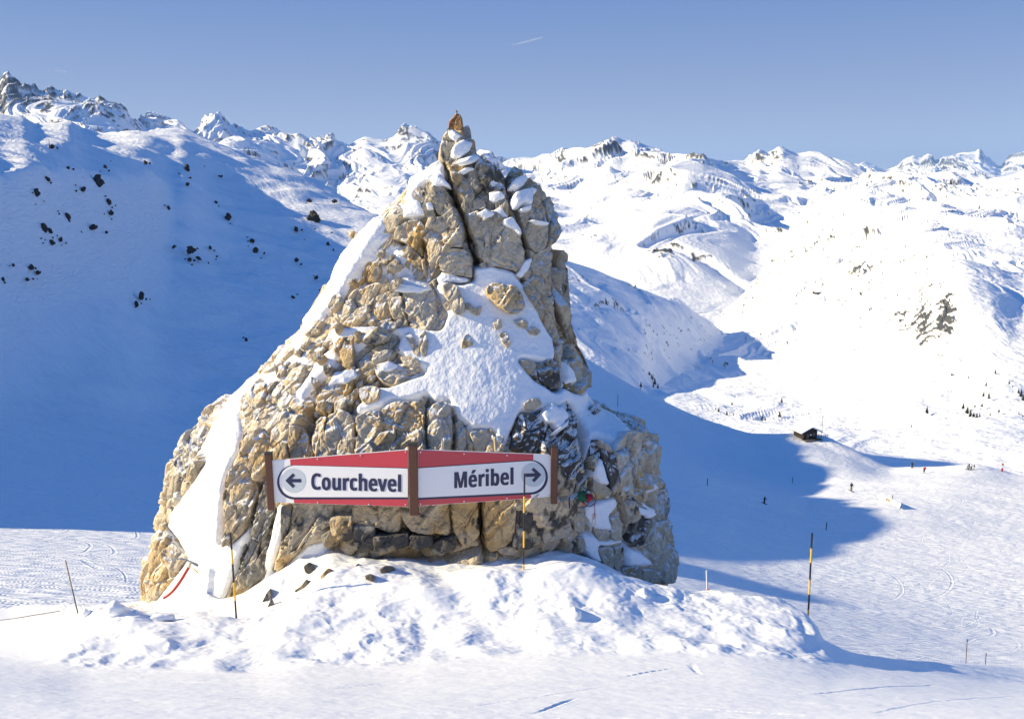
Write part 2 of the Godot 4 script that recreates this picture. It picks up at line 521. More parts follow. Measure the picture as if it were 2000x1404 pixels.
	# the valley side and the massif across it
	S.massif = survey([
		[[600, 860, 600], [1000, 860, 600], [1200, 860, 600], [1300, 860, 560], [1400, 890, 500], [1500, 900, 470], [1700, 930, 460], [2400, 930, 460]],
		[[600, 740, 1000], [1200, 738, 1000], [1300, 742, 950], [1400, 755, 900], [1500, 780, 820], [1700, 800, 800], [2400, 800, 800]],
		[[600, 690, 1400], [1200, 690, 1350], [1400, 690, 1250], [1600, 700, 1150], [2400, 700, 1150]],
		[[600, 600, 2000], [1100, 605, 1950], [1250, 600, 1850], [1400, 620, 1800], [1480, 618, 1800], [1600, 560, 1900], [1700, 500, 2000], [2400, 500, 2000]],
		[[600, 500, 2400], [1100, 505, 2400], [1200, 495, 2350], [1300, 488, 2250], [1400, 508, 2250], [1480, 528, 2300], [1540, 508, 2350], [1600, 470, 2400], [1700, 420, 2500], [2400, 420, 2500]],
		[[600, 440, 3100], [1100, 440, 3100], [1250, 420, 3000], [1350, 410, 2900], [1420, 422, 2900], [1490, 438, 3000], [1540, 430, 3000], [1600, 410, 3050], [1700, 385, 3100], [2400, 385, 3100]],
		[[600, 380, 4100], [1100, 370, 4100], [1200, 345, 4000], [1300, 345, 3700], [1350, 350, 3600], [1420, 360, 3700], [1480, 370, 3900], [1560, 376, 3900], [1620, 362, 4000], [1700, 362, 4000], [2400, 362, 4000]],
		[[600, 330, 5200], [900, 318, 5500], [985, 312, 5600], [1010, 318, 5600], [1060, 315, 5600], [1085, 312, 5500], [1110, 302, 5400], [1140, 300, 5300], [1160, 290, 5300], [1180, 280, 5300], [1195, 273, 5300], [1205, 275, 5300], [1218, 280, 5300], [1235, 278, 5300], [1262, 285, 5200], [1290, 295, 5000], [1302, 306, 4600], [1320, 303, 4400], [1345, 308, 4400], [1370, 305, 4400], [1385, 310, 4500], [1420, 315, 4700], [1450, 314, 4900], [1470, 312, 5000], [1485, 302, 5000], [1500, 305, 5000], [1512, 299, 5000], [1525, 293, 5000], [1545, 300, 5000], [1560, 305, 5000], [1580, 306, 5000], [1600, 312, 5000], [1630, 322, 5000], [1660, 332, 5000], [1700, 342, 5000], [1800, 352, 5000], [2400, 360, 5000]],
		all_along(600, 2400, 380, 6400),
	])
	# the sunlit mountainside on the right
	S.side = survey([
		[[1300, 860, 560], [1400, 890, 500], [1500, 905, 450], [1600, 915, 420], [1700, 935, 390], [1800, 945, 370], [1900, 960, 355], [2000, 975, 345], [2400, 990, 330]],
		[[1300, 770, 850], [1400, 780, 780], [1500, 800, 690], [1600, 820, 610], [1700, 835, 560], [1800, 840, 520], [1900, 850, 490], [2000, 860, 470], [2400, 870, 450]],
		[[1300, 735, 1150], [1400, 715, 1080], [1500, 720, 980], [1600, 725, 850], [1700, 722, 760], [1800, 712, 690], [1900, 708, 650], [2000, 715, 620], [2400, 720, 600]],
		[[1300, 715, 1380], [1400, 672, 1400], [1500, 640, 1330], [1600, 620, 1200], [1700, 605, 1050], [1780, 590, 920], [1840, 560, 830], [1880, 548, 800], [1930, 560, 790], [2000, 590, 780], [2400, 600, 760]],
		[[1300, 705, 1500], [1400, 650, 1550], [1500, 580, 1620], [1600, 525, 1550], [1700, 490, 1400], [1800, 470, 1250], [1880, 480, 1150], [1940, 490, 1100], [2000, 490, 1080], [2400, 500, 1050]],
		[[1300, 698, 1600], [1400, 632, 1720], [1500, 545, 1850], [1580, 455, 1870], [1640, 402, 1830], [1700, 385, 1760], [1800, 395, 1650], [1900, 405, 1580], [2000, 400, 1540], [2400, 405, 1500]],
		[[1300, 694, 1700], [1400, 622, 1850], [1450, 580, 1950], [1500, 528, 2050], [1540, 480, 2100], [1590, 420, 2100], [1630, 380, 2080], [1660, 362, 2060], [1690, 350, 2040], [1720, 344, 2020], [1745, 338, 2000], [1765, 340, 1990], [1790, 346, 1970], [1820, 350, 1950], [1850, 349, 1930], [1880, 351, 1910], [1910, 353, 1900], [1940, 350, 1890], [1970, 345, 1880], [2000, 338, 1870], [2400, 300, 1800]],
		[[1300, 710, 2000], [1500, 580, 2400], [1700, 420, 2600], [2000, 420, 2500], [2400, 400, 2400]],
	])
	# the low spur that closes the valley on its left
	S.spur = survey([
		[[700, 860, 560], [1000, 840, 560], [1150, 815, 560], [1260, 830, 570], [1300, 830, 600], [1340, 820, 700], [1400, 770, 900], [1500, 750, 1000]],
		[[700, 690, 700], [900, 695, 710], [1000, 705, 730], [1100, 722, 750], [1180, 738, 760], [1250, 760, 780], [1290, 770, 820], [1340, 762, 900], [1400, 728, 1080], [1500, 737, 1150]],
		[[700, 585, 840], [900, 590, 860], [1000, 600, 880], [1100, 615, 900], [1180, 635, 920], [1250, 668, 940], [1285, 695, 980], [1330, 697, 1060], [1410, 690, 1200], [1500, 731, 1250]],
		[[700, 515, 960], [900, 522, 1000], [1000, 533, 1040], [1080, 546, 1060], [1180, 568, 1090], [1260, 598, 1130], [1310, 616, 1180], [1370, 642, 1260], [1420, 670, 1340], [1500, 728, 1350]],
		[[700, 490, 1060], [900, 495, 1100], [1000, 500, 1130], [1080, 507, 1150], [1110, 511, 1160], [1150, 522, 1190], [1200, 545, 1230], [1260, 568, 1280], [1330, 596, 1340], [1380, 624, 1390], [1420, 655, 1430], [1500, 727, 1400]],
		[[700, 600, 1400], [1000, 600, 1450], [1200, 620, 1500], [1400, 670, 1600], [1500, 735, 1500]],
	])
	# the rocky range on the left horizon
	S.range_left = survey([
		all_along(-500, 1250, 720, 2300),
		[[-500, 360, 3200], [0, 345, 3300], [200, 350, 3300], [400, 380, 3500], [600, 420, 3600], [800, 420, 3600], [940, 450, 3600], [1050, 560, 3600], [1250, 600, 3600]],
		[[-500, 250, 3900], [0, 240, 3900], [100, 245, 3900], [200, 262, 3900], [300, 290, 4200], [400, 300, 4300], [500, 310, 4300], [600, 345, 4300], [700, 345, 4300], [800, 335, 4400], [900, 350, 4400], [960, 380, 4400], [1050, 480, 4500], [1250, 520, 4500]],
		[[-500, 210, 4400], [-100, 205, 4400], [0, 190, 4400], [8, 172, 4400], [16, 163, 4400], [26, 165, 4400], [45, 180, 4400], [70, 179, 4400], [90, 177, 4400], [108, 181, 4400], [130, 186, 4400], [160, 193, 4400], [190, 192, 4400], [215, 203, 4400], [240, 213, 4400], [252, 228, 4400], [262, 237, 4500], [275, 236, 4800], [290, 233, 5000], [330, 238, 5000], [360, 250, 5000], [385, 258, 5000], [398, 249, 5000], [410, 243, 5000], [425, 246, 5000], [445, 259, 5000], [470, 268, 5000], [490, 268, 5000], [508, 259, 5000], [522, 255, 5000], [535, 256, 5000], [560, 266, 5000], [572, 266, 5000], [582, 262, 5000], [600, 275, 5000], [620, 282, 5000], [650, 291, 5000], [680, 290, 5000], [700, 278, 5000], [715, 272, 5000], [740, 275, 5000], [765, 268, 5000], [785, 261, 5000], [805, 260, 5000], [830, 270, 5000], [855, 290, 5000], [880, 300, 5000], [920, 312, 5000], [970, 322, 5000], [1050, 440, 5000], [1250, 480, 5000]],
		all_along(-500, 1250, 400, 6200),
	])
	# far blue peaks on the right
	S.range_far = survey([
		all_along(1500, 2300, 420, 15000),
		[[1500, 380, 18000], [1700, 372, 18000], [1850, 350, 18000], [1960, 360, 18000], [2300, 350, 18000]],
		[[1500, 350, 21000], [1640, 340, 21000], [1665, 336, 21000], [1690, 328, 21000], [1710, 333, 21000], [1735, 339, 21000], [1752, 334, 21000], [1765, 321, 21000], [1781, 312, 21000], [1795, 318, 21000], [1815, 315, 21000], [1830, 322, 21000], [1850, 310, 21000], [1870, 306, 21000], [1895, 308, 21000], [1905, 307, 21000], [1912, 302, 21000], [1920, 313, 21000], [1934, 326, 21000], [1955, 339, 21000], [1975, 325, 21000], [2000, 320, 21000], [2050, 308, 21000], [2150, 320, 21000], [2300, 330, 21000]],
		all_along(1500, 2300, 420, 25000),
	])

func structure(called: String, mesh: Mesh, mat: Material, label: String) -> MeshInstance3D:
	var o := part(called, mesh, mat, self)
	tag(o, label, "", "", "structure")
	return o

const SNOW := Color(0.885, 0.895, 0.91)

func near_ground() -> void:
	var k := skin(S.near, -700, 2700, 1150, [8, 190, 70, 70, 36, 36, 16])
	var P: PackedVector3Array = k[0]
	var nu: int = k[1]
	var nv: int = k[2]
	var C := PackedColorArray()
	C.resize(P.size())
	C.fill(SNOW)
	# shallow edge marks left by skis on the flat run: [px, py, px, py] of the ends, width, depth
	var marks := []
	for q in [[1040, 1396, 1132, 1362, 0.022, 0.011], [1210, 1323, 1322, 1303, 0.02, 0.0121], [1345, 1296, 1369, 1318, 0.03, 0.0083], [1352, 1294, 1362, 1312, 0.025, 0.0066], [380, 1372, 860, 1312, 0.02, 0.0044], [640, 1345, 1010, 1300, 0.02, 0.0044], [1430, 1290, 1640, 1302, 0.02, 0.0055], [1000, 1350, 1480, 1318, 0.03, 0.0033], [1500, 1352, 1900, 1372, 0.03, 0.0055], [1580, 1358, 1830, 1338, 0.02, 0.0066], [60, 1345, 520, 1388, 0.02, 0.0017], [900, 1384, 1200, 1340, 0.02, 0.0044], [1700, 1396, 1990, 1360, 0.025, 0.005], [290, 1332, 420, 1333, 0.05, 0.0055], [430, 1330, 490, 1328, 0.05, 0.0066], [760, 1398, 1010, 1388, 0.02, 0.0044], [1240, 1380, 1600, 1398, 0.02, 0.0044]]:
		var da := meet(S.near, q[0], q[1], 5.0, 12.0)
		var db := meet(S.near, q[2], q[3], 5.0, 12.0)
		if da < 0.0 or db < 0.0: continue
		var a3 := at(q[0], q[1], da)
		var b3 := at(q[2], q[3], db)
		marks.append([Vector2(a3.x, a3.z), Vector2(b3.x, b3.z), q[4], q[5]])
	for j in nv:
		# on the flat run almost nothing; on the bank lumps and crumbs
		var rough := clampf((j - 192) / 16.0, 0.0, 1.0) * clampf((nv - 10 - j) / 20.0, 0.0, 1.0)
		for i in nu:
			var a := j * nu + i
			var p := P[a]
			var px := -700.0 + 3400.0 * i / (nu - 1)
			var y := 0.012 * n_soft.get_noise_2d(p.x * 0.7, p.z * 1.6) + 0.004 * n_fine.get_noise_2d(p.x * 5.0, p.z * 9.0)
			if j > 4 and j < 200:
				var q2 := Vector2(p.x, p.z)
				for mk in marks:
					var lo: Vector2 = mk[0].min(mk[1])
					var hi: Vector2 = mk[0].max(mk[1])
					if q2.x < lo.x - 0.2 or q2.x > hi.x + 0.2 or q2.y < lo.y - 0.2 or q2.y > hi.y + 0.2: continue
					var near: Vector2 = Geometry2D.get_closest_point_to_segment(q2, mk[0], mk[1])
					var f: float = q2.distance_to(near) / mk[2] + 0.3 * n_fine.get_noise_2d(p.x * 7.0, p.z * 7.0)
					var ends: float = clampf(minf(near.distance_to(mk[0]), near.distance_to(mk[1])) * 4.0, 0.0, 1.0)
					if f < 1.0: y -= mk[3] * ends
					elif f < 2.0: y += mk[3] * 0.12 * ends
			var bank := rough * clampf((px - 60.0) / 90.0, 0.0, 1.0) * clampf((1680.0 - px) / 90.0, 0.0, 1.0)
			if bank > 0.0:
				var broad := n_soft.get_noise_2d(p.x * 0.8, p.z * 0.8 + 3.0)
				var warp := 0.35 * n_soft.get_noise_2d(p.x * 1.3 + 4.0, p.z * 1.3)
				var chunk := n_cell.get_noise_3d(p.x * 0.85 + warp, p.y * 1.1, p.z * 1.1 + warp)
				var lump := n_fbm.get_noise_3d(p.x * 1.5, p.y * 1.5, p.z * 1.5)
				var clods := smoothstep(-0.1, 0.35, n_soft.get_noise_2d(p.x * 0.45 + 20.0, p.z * 0.7))
				var ridge := n_ridge.get_noise_2d(p.x * 0.32 + warp, p.z * 0.9 + 0.25 * p.x)
				y += bank * (0.085 * broad + 0.012 * (chunk + 1.0) + 0.022 * lump + 0.035 * ridge)
				y += bank * (0.25 + 0.75 * clods) * (0.02 * (n_cell.get_noise_3d(p.x * 3.1, p.y * 3.1, p.z * 3.1) + 1.0) + 0.024 * n_fbm.get_noise_3d(p.x * 4.0, p.y * 4.0, p.z * 4.0))
			P[a] = p + Vector3(0, y, 0)
	structure("foreground_snow", grid_mesh(P, C, nu, nv), M.near_snow, "white snow of the near run and the lumpy ploughed bank below the pinnacle")

func bowl() -> void:
	var k := skin(S.bowl, -2000, 2600, 1000, [30, 40, 50, 44, 20, 30, 60, 60, 60, 60, 12])
	var P: PackedVector3Array = k[0]
	var nu: int = k[1]
	var nv: int = k[2]
	var C := PackedColorArray()
	C.resize(P.size())
	C.fill(SNOW)
	for a in P.size():
		var p := P[a]
		var d := -p.z
		var s := clampf(d / 160.0, 0.05, 1.0)
		var px := -2000.0 + 4600.0 * (a % nu) / (nu - 1)
		var left := clampf((900.0 - px) / 300.0, 0.0, 1.0) * clampf((d - 110.0) / 50.0, 0.0, 1.0)
		var y := s * (0.7 * n_fbm.get_noise_2d(p.x * 0.02, p.z * 0.02) + 0.16 * n_fbm.get_noise_2d(p.x * 0.11, p.z * 0.16))
		y += left * (3.2 * n_fbm.get_noise_2d(p.x * 0.016 + 5.0, p.z * 0.03) - 0.9 * absf(n_soft.get_noise_2d(p.x * 0.05 + p.z * 0.04, p.z * 0.02)))
		P[a] = p + Vector3(0, y, 0)
	structure("snow_bowl", grid_mesh(P, C, nu, nv), M.bowl_snow, "snow bowl with ski tracks, the shaded hill and the ridge with the hut")

# bare rock shows where the ground is steep and broken; a hard, grainy edge between rock and snow
func mountains() -> void:
	relief("mountain_massif", S.massif, 600, 1900, 640, [14, 30, 50, 60, 60, 60, 70, 8], [0.006, 0.012, 0.022], M.mountain_snow, "snow covered massif across the valley with long ski runs", massif_rock)
	relief("mountain_side", S.side, 1300, 2250, 620, [40, 60, 70, 70, 60, 50, 8], [0.006, 0.014, 0.03], M.mountain_snow, "sunlit mountainside on the right with scattered rock outcrops", side_rock)
	relief("valley_spur", S.spur, 700, 1500, 420, [50, 60, 50, 40, 8], [0.005, 0.01, 0.02], M.mountain_snow, "low rounded snow spur on the left of the valley", spur_rock)
	relief("rocky_range", S.range_left, -450, 1045, 720, [40, 110, 110, 8], [0.010, 0.02, 0.035], M.range_snow, "jagged snowy mountain range on the left horizon", range_rock)
	relief("distant_range", S.range_far, 1550, 2150, 320, [20, 70, 6], [0.004, 0.01, 0.02], M.range_snow, "hazy blue peaks far off on the right horizon", far_rock)

func relief(called: String, s: Array, lo: float, hi: float, nu_: int, counts: Array, amp: Array, mat: Material, label: String, rock: Callable) -> void:
	var k := skin(s, lo, hi, nu_, counts)
	var P: PackedVector3Array = k[0]
	var nu: int = k[1]
	var nv: int = k[2]
	var crest: int = nv - 1 - counts[-1]
	var craggy := called in ["rocky_range", "distant_range"]
	var mix := Vector3(0.4, 0.2, 0.09) if craggy else Vector3(0.75, 0.09, 0.045)
	for j in nv:
		var hold := clampf(absf(j - crest) / 12.0, 0.16 if craggy else 0.14, 1.0)
		for i in nu:
			var a := j * nu + i
			var p := P[a]
			var d := -p.z
			# world-fixed wavelengths: broad shoulders, ridges and gullies, then broken ground
			var fr: float = FREQ[called]
			var wx := p.x * fr + 0.35 * n_soft.get_noise_2d(p.x * fr * 1.7, p.z * fr * 1.7)
			var wz := p.z * fr + 0.35 * n_soft.get_noise_2d(p.x * fr * 1.7 + 31.0, p.z * fr * 1.7)
			var ridges := n_ridge.get_noise_2d(wx * 1.2, wz * 0.3)
			var soft := n_fbm.get_noise_2d(wx * 1.6 + 9.0, wz * 0.75)
			var gully := n_ridge.get_noise_2d(wx * 4.5 + wz * 0.5, wz * 0.9 + 5.0)
			var fine := n_fbm.get_noise_2d(wx * 12.0, wz * 4.0)
			var scale: float = SIZE[called] * d * clampf(j / 14.0, 0.0, 1.0)
			P[a] = p + Vector3(0, hold * scale * (0.5 * ridges + mix.x * soft + mix.y * gully + mix.z * fine), 0)
	var N := grid_normals(P, nu, nv)
	var C := PackedColorArray()
	C.resize(P.size())
	for j in nv:
		for i in nu:
			var a := j * nu + i
			var n := N[a]
			if n.y < 0.0: n = -n
			var px := lerpf(lo, hi, float(i) / (nu - 1))
			var bare: float = rock.call(px, plate(P[a]).y, P[a], n)
			var g := 0.5 + 0.5 * n_fine.get_noise_3d(P[a].x * 0.09, P[a].y * 0.09, P[a].z * 0.09)
			C[a] = SNOW.lerp(Color(0.105, 0.112, 0.125).lerp(Color(0.05, 0.054, 0.062), g), clampf(bare, 0.0, 1.0))
			# bare rock stands proud of the snow in steps
			if bare > 0.05:
				var e: float = 0.001 * -P[a].z
				P[a].y += bare * e * (1.0 + 1.6 * n_cellv.get_noise_3d(P[a].x / e * 0.16, P[a].y / e * 0.1, P[a].z / e * 0.05))
	N = grid_normals(P, nu, nv)
	structure(called, grid_mesh(P, C, nu, nv, PackedByteArray(), N), mat, label)

const FREQ := {"mountain_massif": 0.0010, "mountain_side": 0.0028, "valley_spur": 0.0045, "rocky_range": 0.0009, "distant_range": 0.0003}
const SIZE := {"mountain_massif": 0.019, "mountain_side": 0.018, "valley_spur": 0.012, "rocky_range": 0.032, "distant_range": 0.024}

func patches(px: float, py: float, list: Array) -> float:
	var best := 0.0
	for b in list:
		var dx: float = (px - b[0]) / b[2]
		var dy: float = (py - b[1]) / b[3]
		best = maxf(best, b[4] * (1.0 - dx * dx - dy * dy))
	return best

func grain(p: Vector3, f: float) -> float:
	return n_fbm.get_noise_3d(p.x * f, p.y * f * 1.6, p.z * f)

func massif_rock(px: float, py: float, p: Vector3, n: Vector3) -> float:
	var steep := smoothstep(0.86, 0.7, n.y)
	var spots := patches(px, py, [[1300, 490, 60, 20, 0.9], [1360, 505, 45, 16, 0.8], [1150, 463, 40, 12, 0.7], [1130, 470, 30, 12, 0.5], [1480, 555, 16, 16, 0.7], [1525, 555, 14, 12, 0.7], [1560, 597, 18, 6, 0.5], [1140, 425, 20, 6, 0.5], [1235, 425, 18, 6, 0.5], [1190, 285, 40, 18, 0.75], [1110, 310, 40, 14, 0.5], [1260, 300, 30, 16, 0.5], [1485, 308, 12, 10, 0.8], [1520, 305, 24, 14, 0.6], [1360, 306, 30, 5, 0.7], [1270, 345, 30, 20, 0.45]])
	return smoothstep(0.42, 0.5, 0.5 * steep + 0.66 * spots + 0.4 * grain(p, 0.016) + 0.4 * n_fine.get_noise_3d(p.x * 0.06, p.y * 0.1, p.z * 0.03) - 0.15)

func side_rock(px: float, py: float, p: Vector3, n: Vector3) -> float:
	var steep := smoothstep(0.8, 0.6, n.y)
	var spots := patches(px, py, [[1850, 620, 26, 60, 1.0], [1845, 680, 22, 30, 0.7], [1800, 630, 30, 50, 0.7], [1770, 640, 30, 40, 0.4], [1815, 740, 18, 34, 0.8], [1830, 700, 30, 20, 0.5], [1750, 355, 40, 14, 0.8], [1850, 362, 60, 16, 0.9], [1920, 375, 50, 16, 0.8], [1985, 365, 30, 20, 0.8], [1840, 400, 40, 20, 0.6], [1910, 415, 30, 20, 0.6], [1700, 360, 20, 20, 0.6], [1685, 530, 24, 18, 0.75], [1690, 385, 20, 16, 0.4], [1815, 490, 14, 24, 0.5], [1690, 650, 20, 24, 0.45], [1740, 620, 20, 16, 0.4], [1900, 660, 40, 20, 0.45], [1950, 750, 60, 60, 0.35], [1990, 840, 50, 60, 0.35], [1760, 830, 24, 14, 0.4], [1360, 725, 24, 4, 0.3]])
	return smoothstep(0.44, 0.5, 0.4 * steep + 0.5 * spots + 0.3 * grain(p, 0.03) + 0.6 * n_fine.get_noise_3d(p.x * 0.16 + p.y * 0.03, p.y * 0.045, p.z * 0.03) + 0.25 * n_fine.get_noise_3d(p.x * 0.5, p.y * 0.5, p.z * 0.2) - 0.14)

func spur_rock(px: float, py: float, p: Vector3, n: Vector3) -> float:
	var spots := patches(px, py, [[1240, 560, 40, 12, 0.7], [1130, 545, 40, 12, 0.6], [1180, 600, 60, 26, 0.45], [1210, 680, 40, 20, 0.4], [1275, 745, 14, 22, 0.5]])
	return smoothstep(0.44, 0.5, 0.3 * smoothstep(0.85, 0.6, n.y) + 0.62 * spots + 0.4 * grain(p, 0.05) + 0.45 * n_fine.get_noise_3d(p.x * 0.2, p.y * 0.3, p.z * 0.1) - 0.1)

func range_rock(px: float, py: float, p: Vector3, n: Vector3) -> float:
	var steep := smoothstep(0.86, 0.6, n.y)
	var left := clampf((270.0 - px) / 40.0, 0.0, 1.0)
	return smoothstep(0.4, 0.52, 0.42 * steep + 0.4 * grain(p, 0.011) + 0.3 * n_fine.get_noise_3d(p.x * 0.04, p.y * 0.03, p.z * 0.01) + left * 0.2 * clampf((250.0 - py) / 50.0, 0.0, 1.0) - 0.04)

func far_rock(_px: float, _py: float, p: Vector3, n: Vector3) -> float:
	return smoothstep(0.4, 0.6, 0.6 * smoothstep(0.8, 0.5, n.y) + 0.4 * grain(p, 0.002) + 0.1)

# ---------------------------------------------------------------- the pinnacle
# outline of the standing mass seen from the run: left edge and right edge from top to foot
const LEFT_EDGE := [[889, 224], [881, 240], [874, 258], [868, 280], [862, 300], [856, 322], [815, 340], [800, 355], [784, 375], [758, 400], [736, 422], [712, 445], [692, 470], [670, 500], [652, 530], [634, 560], [610, 600], [584, 640], [548, 680], [516, 715], [486, 745], [455, 775], [424, 808], [392, 840], [368, 865], [356, 900], [350, 940], [340, 980], [328, 1010], [316, 1040], [306, 1075], [300, 1110], [298, 1150], [296, 1180], [290, 1260]]
const RIGHT_EDGE := [[896, 224], [901, 240], [910, 258], [916, 280], [926, 300], [942, 322], [990, 340], [1010, 350], [1034, 370], [1062, 395], [1074, 420], [1078, 450], [1072, 475], [1086, 500], [1092, 540], [1094, 580], [1098, 620], [1106, 660], [1124, 700], [1134, 740], [1140, 775], [1168, 800], [1222, 825], [1262, 850], [1268, 900], [1274, 940], [1286, 970], [1292, 1010], [1298, 1050], [1302, 1100], [1304, 1150], [1306, 1260]]
const MASS_D := 15.8
var edge_l: Array
var edge_r: Array
var front_ys := PackedFloat64Array([-3.0, -1.5, 0.0, 1.4, 2.6, 3.1, 3.7, 4.3, 5.2, 6.0, 6.8, 7.5, 8.1])
var front_ds := PackedFloat64Array([3.0, 2.6, 2.5, 2.55, 2.4, 2.2, 1.75, 1.35, 0.9, 0.75, 0.5, 0.3, 0.12])
var front_m: PackedFloat64Array
var rock: Node3D
var snow_mask := PackedFloat32Array()
const MX := 260
const MY := 200
const MW := 540
const MH := 540

func edge_table(list: Array) -> Array:
	var ys := PackedFloat64Array()
	var xs := PackedFloat64Array()
	for k in range(list.size() - 1, -1, -1):
		var p := at(list[k][0], list[k][1], MASS_D)
		ys.append(p.y)
		xs.append(p.x)
	return [ys, xs, limited(ys, xs)]

func mass_point(y: float, a: float) -> Vector3:
	# a runs round: 0 right edge, PI / 2 front, PI left edge, 3 PI / 2 back
	var l := curve(edge_l[0], edge_l[1], edge_l[2], y)
	var r := curve(edge_r[0], edge_r[1], edge_r[2], y)
	var f := curve(front_ys, front_ds, front_m, y)
	var w := (r - l) * 0.5
	var c := cos(a)
	var s := sin(a)
	var e := 0.78
	var x := (l + r) * 0.5 + w * signf(c) * pow(absf(c), e)
	var z := -MASS_D + (f * pow(absf(s), e) if s > 0.0 else -minf(w, 2.6) * pow(absf(s), e))
	return Vector3(x, y, z)

func mass_depth(px: float, py: float) -> float:
	# walk along the bearing until inside
	var d := 12.2
	while d < 16.6:
		var p := at(px, py, d)
		var l := curve(edge_l[0], edge_l[1], edge_l[2], p.y)
		var r := curve(edge_r[0], edge_r[1], edge_r[2], p.y)
		if p.x > l and p.x < r:
			var f := curve(front_ys, front_ds, front_m, p.y)
			var c := (p.x - (l + r) * 0.5) / ((r - l) * 0.5)
			var need := f * pow(maxf(0.0, 1.0 - pow(absf(c), 2.0 / 0.78)), 0.39)
			if d >= MASS_D - need:
				return d
		d += 0.04
	return MASS_D

func mass_normal(px: float, py: float) -> Vector3:
	var e := 14.0
	var a := at(px - e, py, mass_depth(px - e, py))
	var b := at(px + e, py, mass_depth(px + e, py))
	var c := at(px, py - e, mass_depth(px, py - e))
	var d := at(px, py + e, mass_depth(px, py + e))
	var n := (b - a).cross(c - d).normalized()
	return n if n.z > 0.0 else -n

# colours of the limestone (base colours, linear)
const TAN := Color(0.665, 0.56, 0.405)
const PALE := Color(0.72, 0.64, 0.51)
const GREY := Color(0.48, 0.43, 0.345)
const DARK := Color(0.07, 0.07, 0.072)
const OCHRE := Color(0.56, 0.37, 0.14)
const SLATE := Color(0.2, 0.195, 0.185)
const RUST := Color(0.36, 0.13, 0.04)

# old grey crust on the upper towers and the outer slabs, with a blotchy edge
func weathered(p: Vector3) -> float:
	var q := plate(p)
	var w := patches(q.x, q.y, [[950, 350, 100, 110, 1.2], [860, 400, 50, 40, 1.0], [480, 1090, 70, 150, 1.2], [600, 1030, 70, 60, 0.9], [760, 1060, 130, 40, 1.0], [370, 880, 50, 80, 1.1], [720, 660, 60, 30, 0.8]])
	return smoothstep(0.25, 0.6, w + 0.5 * n_fbm.get_noise_3d(p.x * 1.7 + 2.0, p.y * 1.7, p.z * 1.7))

func stone_colour(p: Vector3, base: Color, dark: float) -> Color:
	var a := n_fbm.get_noise_3d(p.x * 0.9, p.y * 0.9, p.z * 0.9)
	var b := n_fbm.get_noise_3d(p.x * 2.6 + 7.0, p.y * 1.5, p.z * 2.6)
	var c := n_fine.get_noise_3d(p.x * 7.0, p.y * 4.0, p.z * 7.0 + 4.0)
	var col := base
	col = col.lerp(GREY, clampf(0.08 + 0.8 * b, 0.0, 0.6))
	col = col.lerp(Color(0.3, 0.285, 0.25), clampf(0.55 * weathered(p) + 0.8 * c * weathered(p), 0.0, 0.8))
	col = col.lerp(OCHRE, clampf((a - 0.14) * 2.8, 0.0, 0.6))
	col = col.lerp(PALE, clampf((-a - 0.15) * 2.0 + 0.3 * c, 0.0, 0.5))
	# black lichen and water stains with ragged outlines
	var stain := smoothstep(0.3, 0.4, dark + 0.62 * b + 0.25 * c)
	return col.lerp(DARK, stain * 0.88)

# snow that has settled on small ledges: ragged flecks on treads that look up
func dusted(p: Vector3, n: Vector3, q: Vector2) -> bool:
	if q.y > 880.0 and q.x > 520.0 and q.x < 1110.0: return false
	var r := 0.34 * n_fbm.get_noise_3d(p.x * 3.2, p.y * 3.2, p.z * 3.2 + 3.0) + 0.22 * n_fine.get_noise_3d(p.x * 16.0, p.y * 16.0, p.z * 16.0)
	return n.y + r > 0.6

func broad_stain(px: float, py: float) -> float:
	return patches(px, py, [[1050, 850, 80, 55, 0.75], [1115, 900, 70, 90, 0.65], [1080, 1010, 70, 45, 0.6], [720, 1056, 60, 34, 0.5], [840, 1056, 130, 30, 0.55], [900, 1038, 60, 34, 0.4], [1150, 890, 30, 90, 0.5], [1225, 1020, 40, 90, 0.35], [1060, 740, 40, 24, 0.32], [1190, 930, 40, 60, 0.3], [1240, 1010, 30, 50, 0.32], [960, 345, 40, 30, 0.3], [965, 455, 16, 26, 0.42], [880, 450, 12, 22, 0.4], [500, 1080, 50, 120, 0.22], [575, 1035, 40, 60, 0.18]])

func build_rock() -> void:
	edge_l = edge_table(LEFT_EDGE)
	edge_r = edge_table(RIGHT_EDGE)
	front_m = limited(front_ys, front_ds)
	rock = thing("rock_pinnacle", Vector3(-0.8, 0.2, -MASS_D), "tall pointed limestone pinnacle with snow in its ledges, behind the direction sign", "rock")
	make_facets()
	draw_snow_mask()
	mass_and_cover()
	blocks()
	snow_caps()

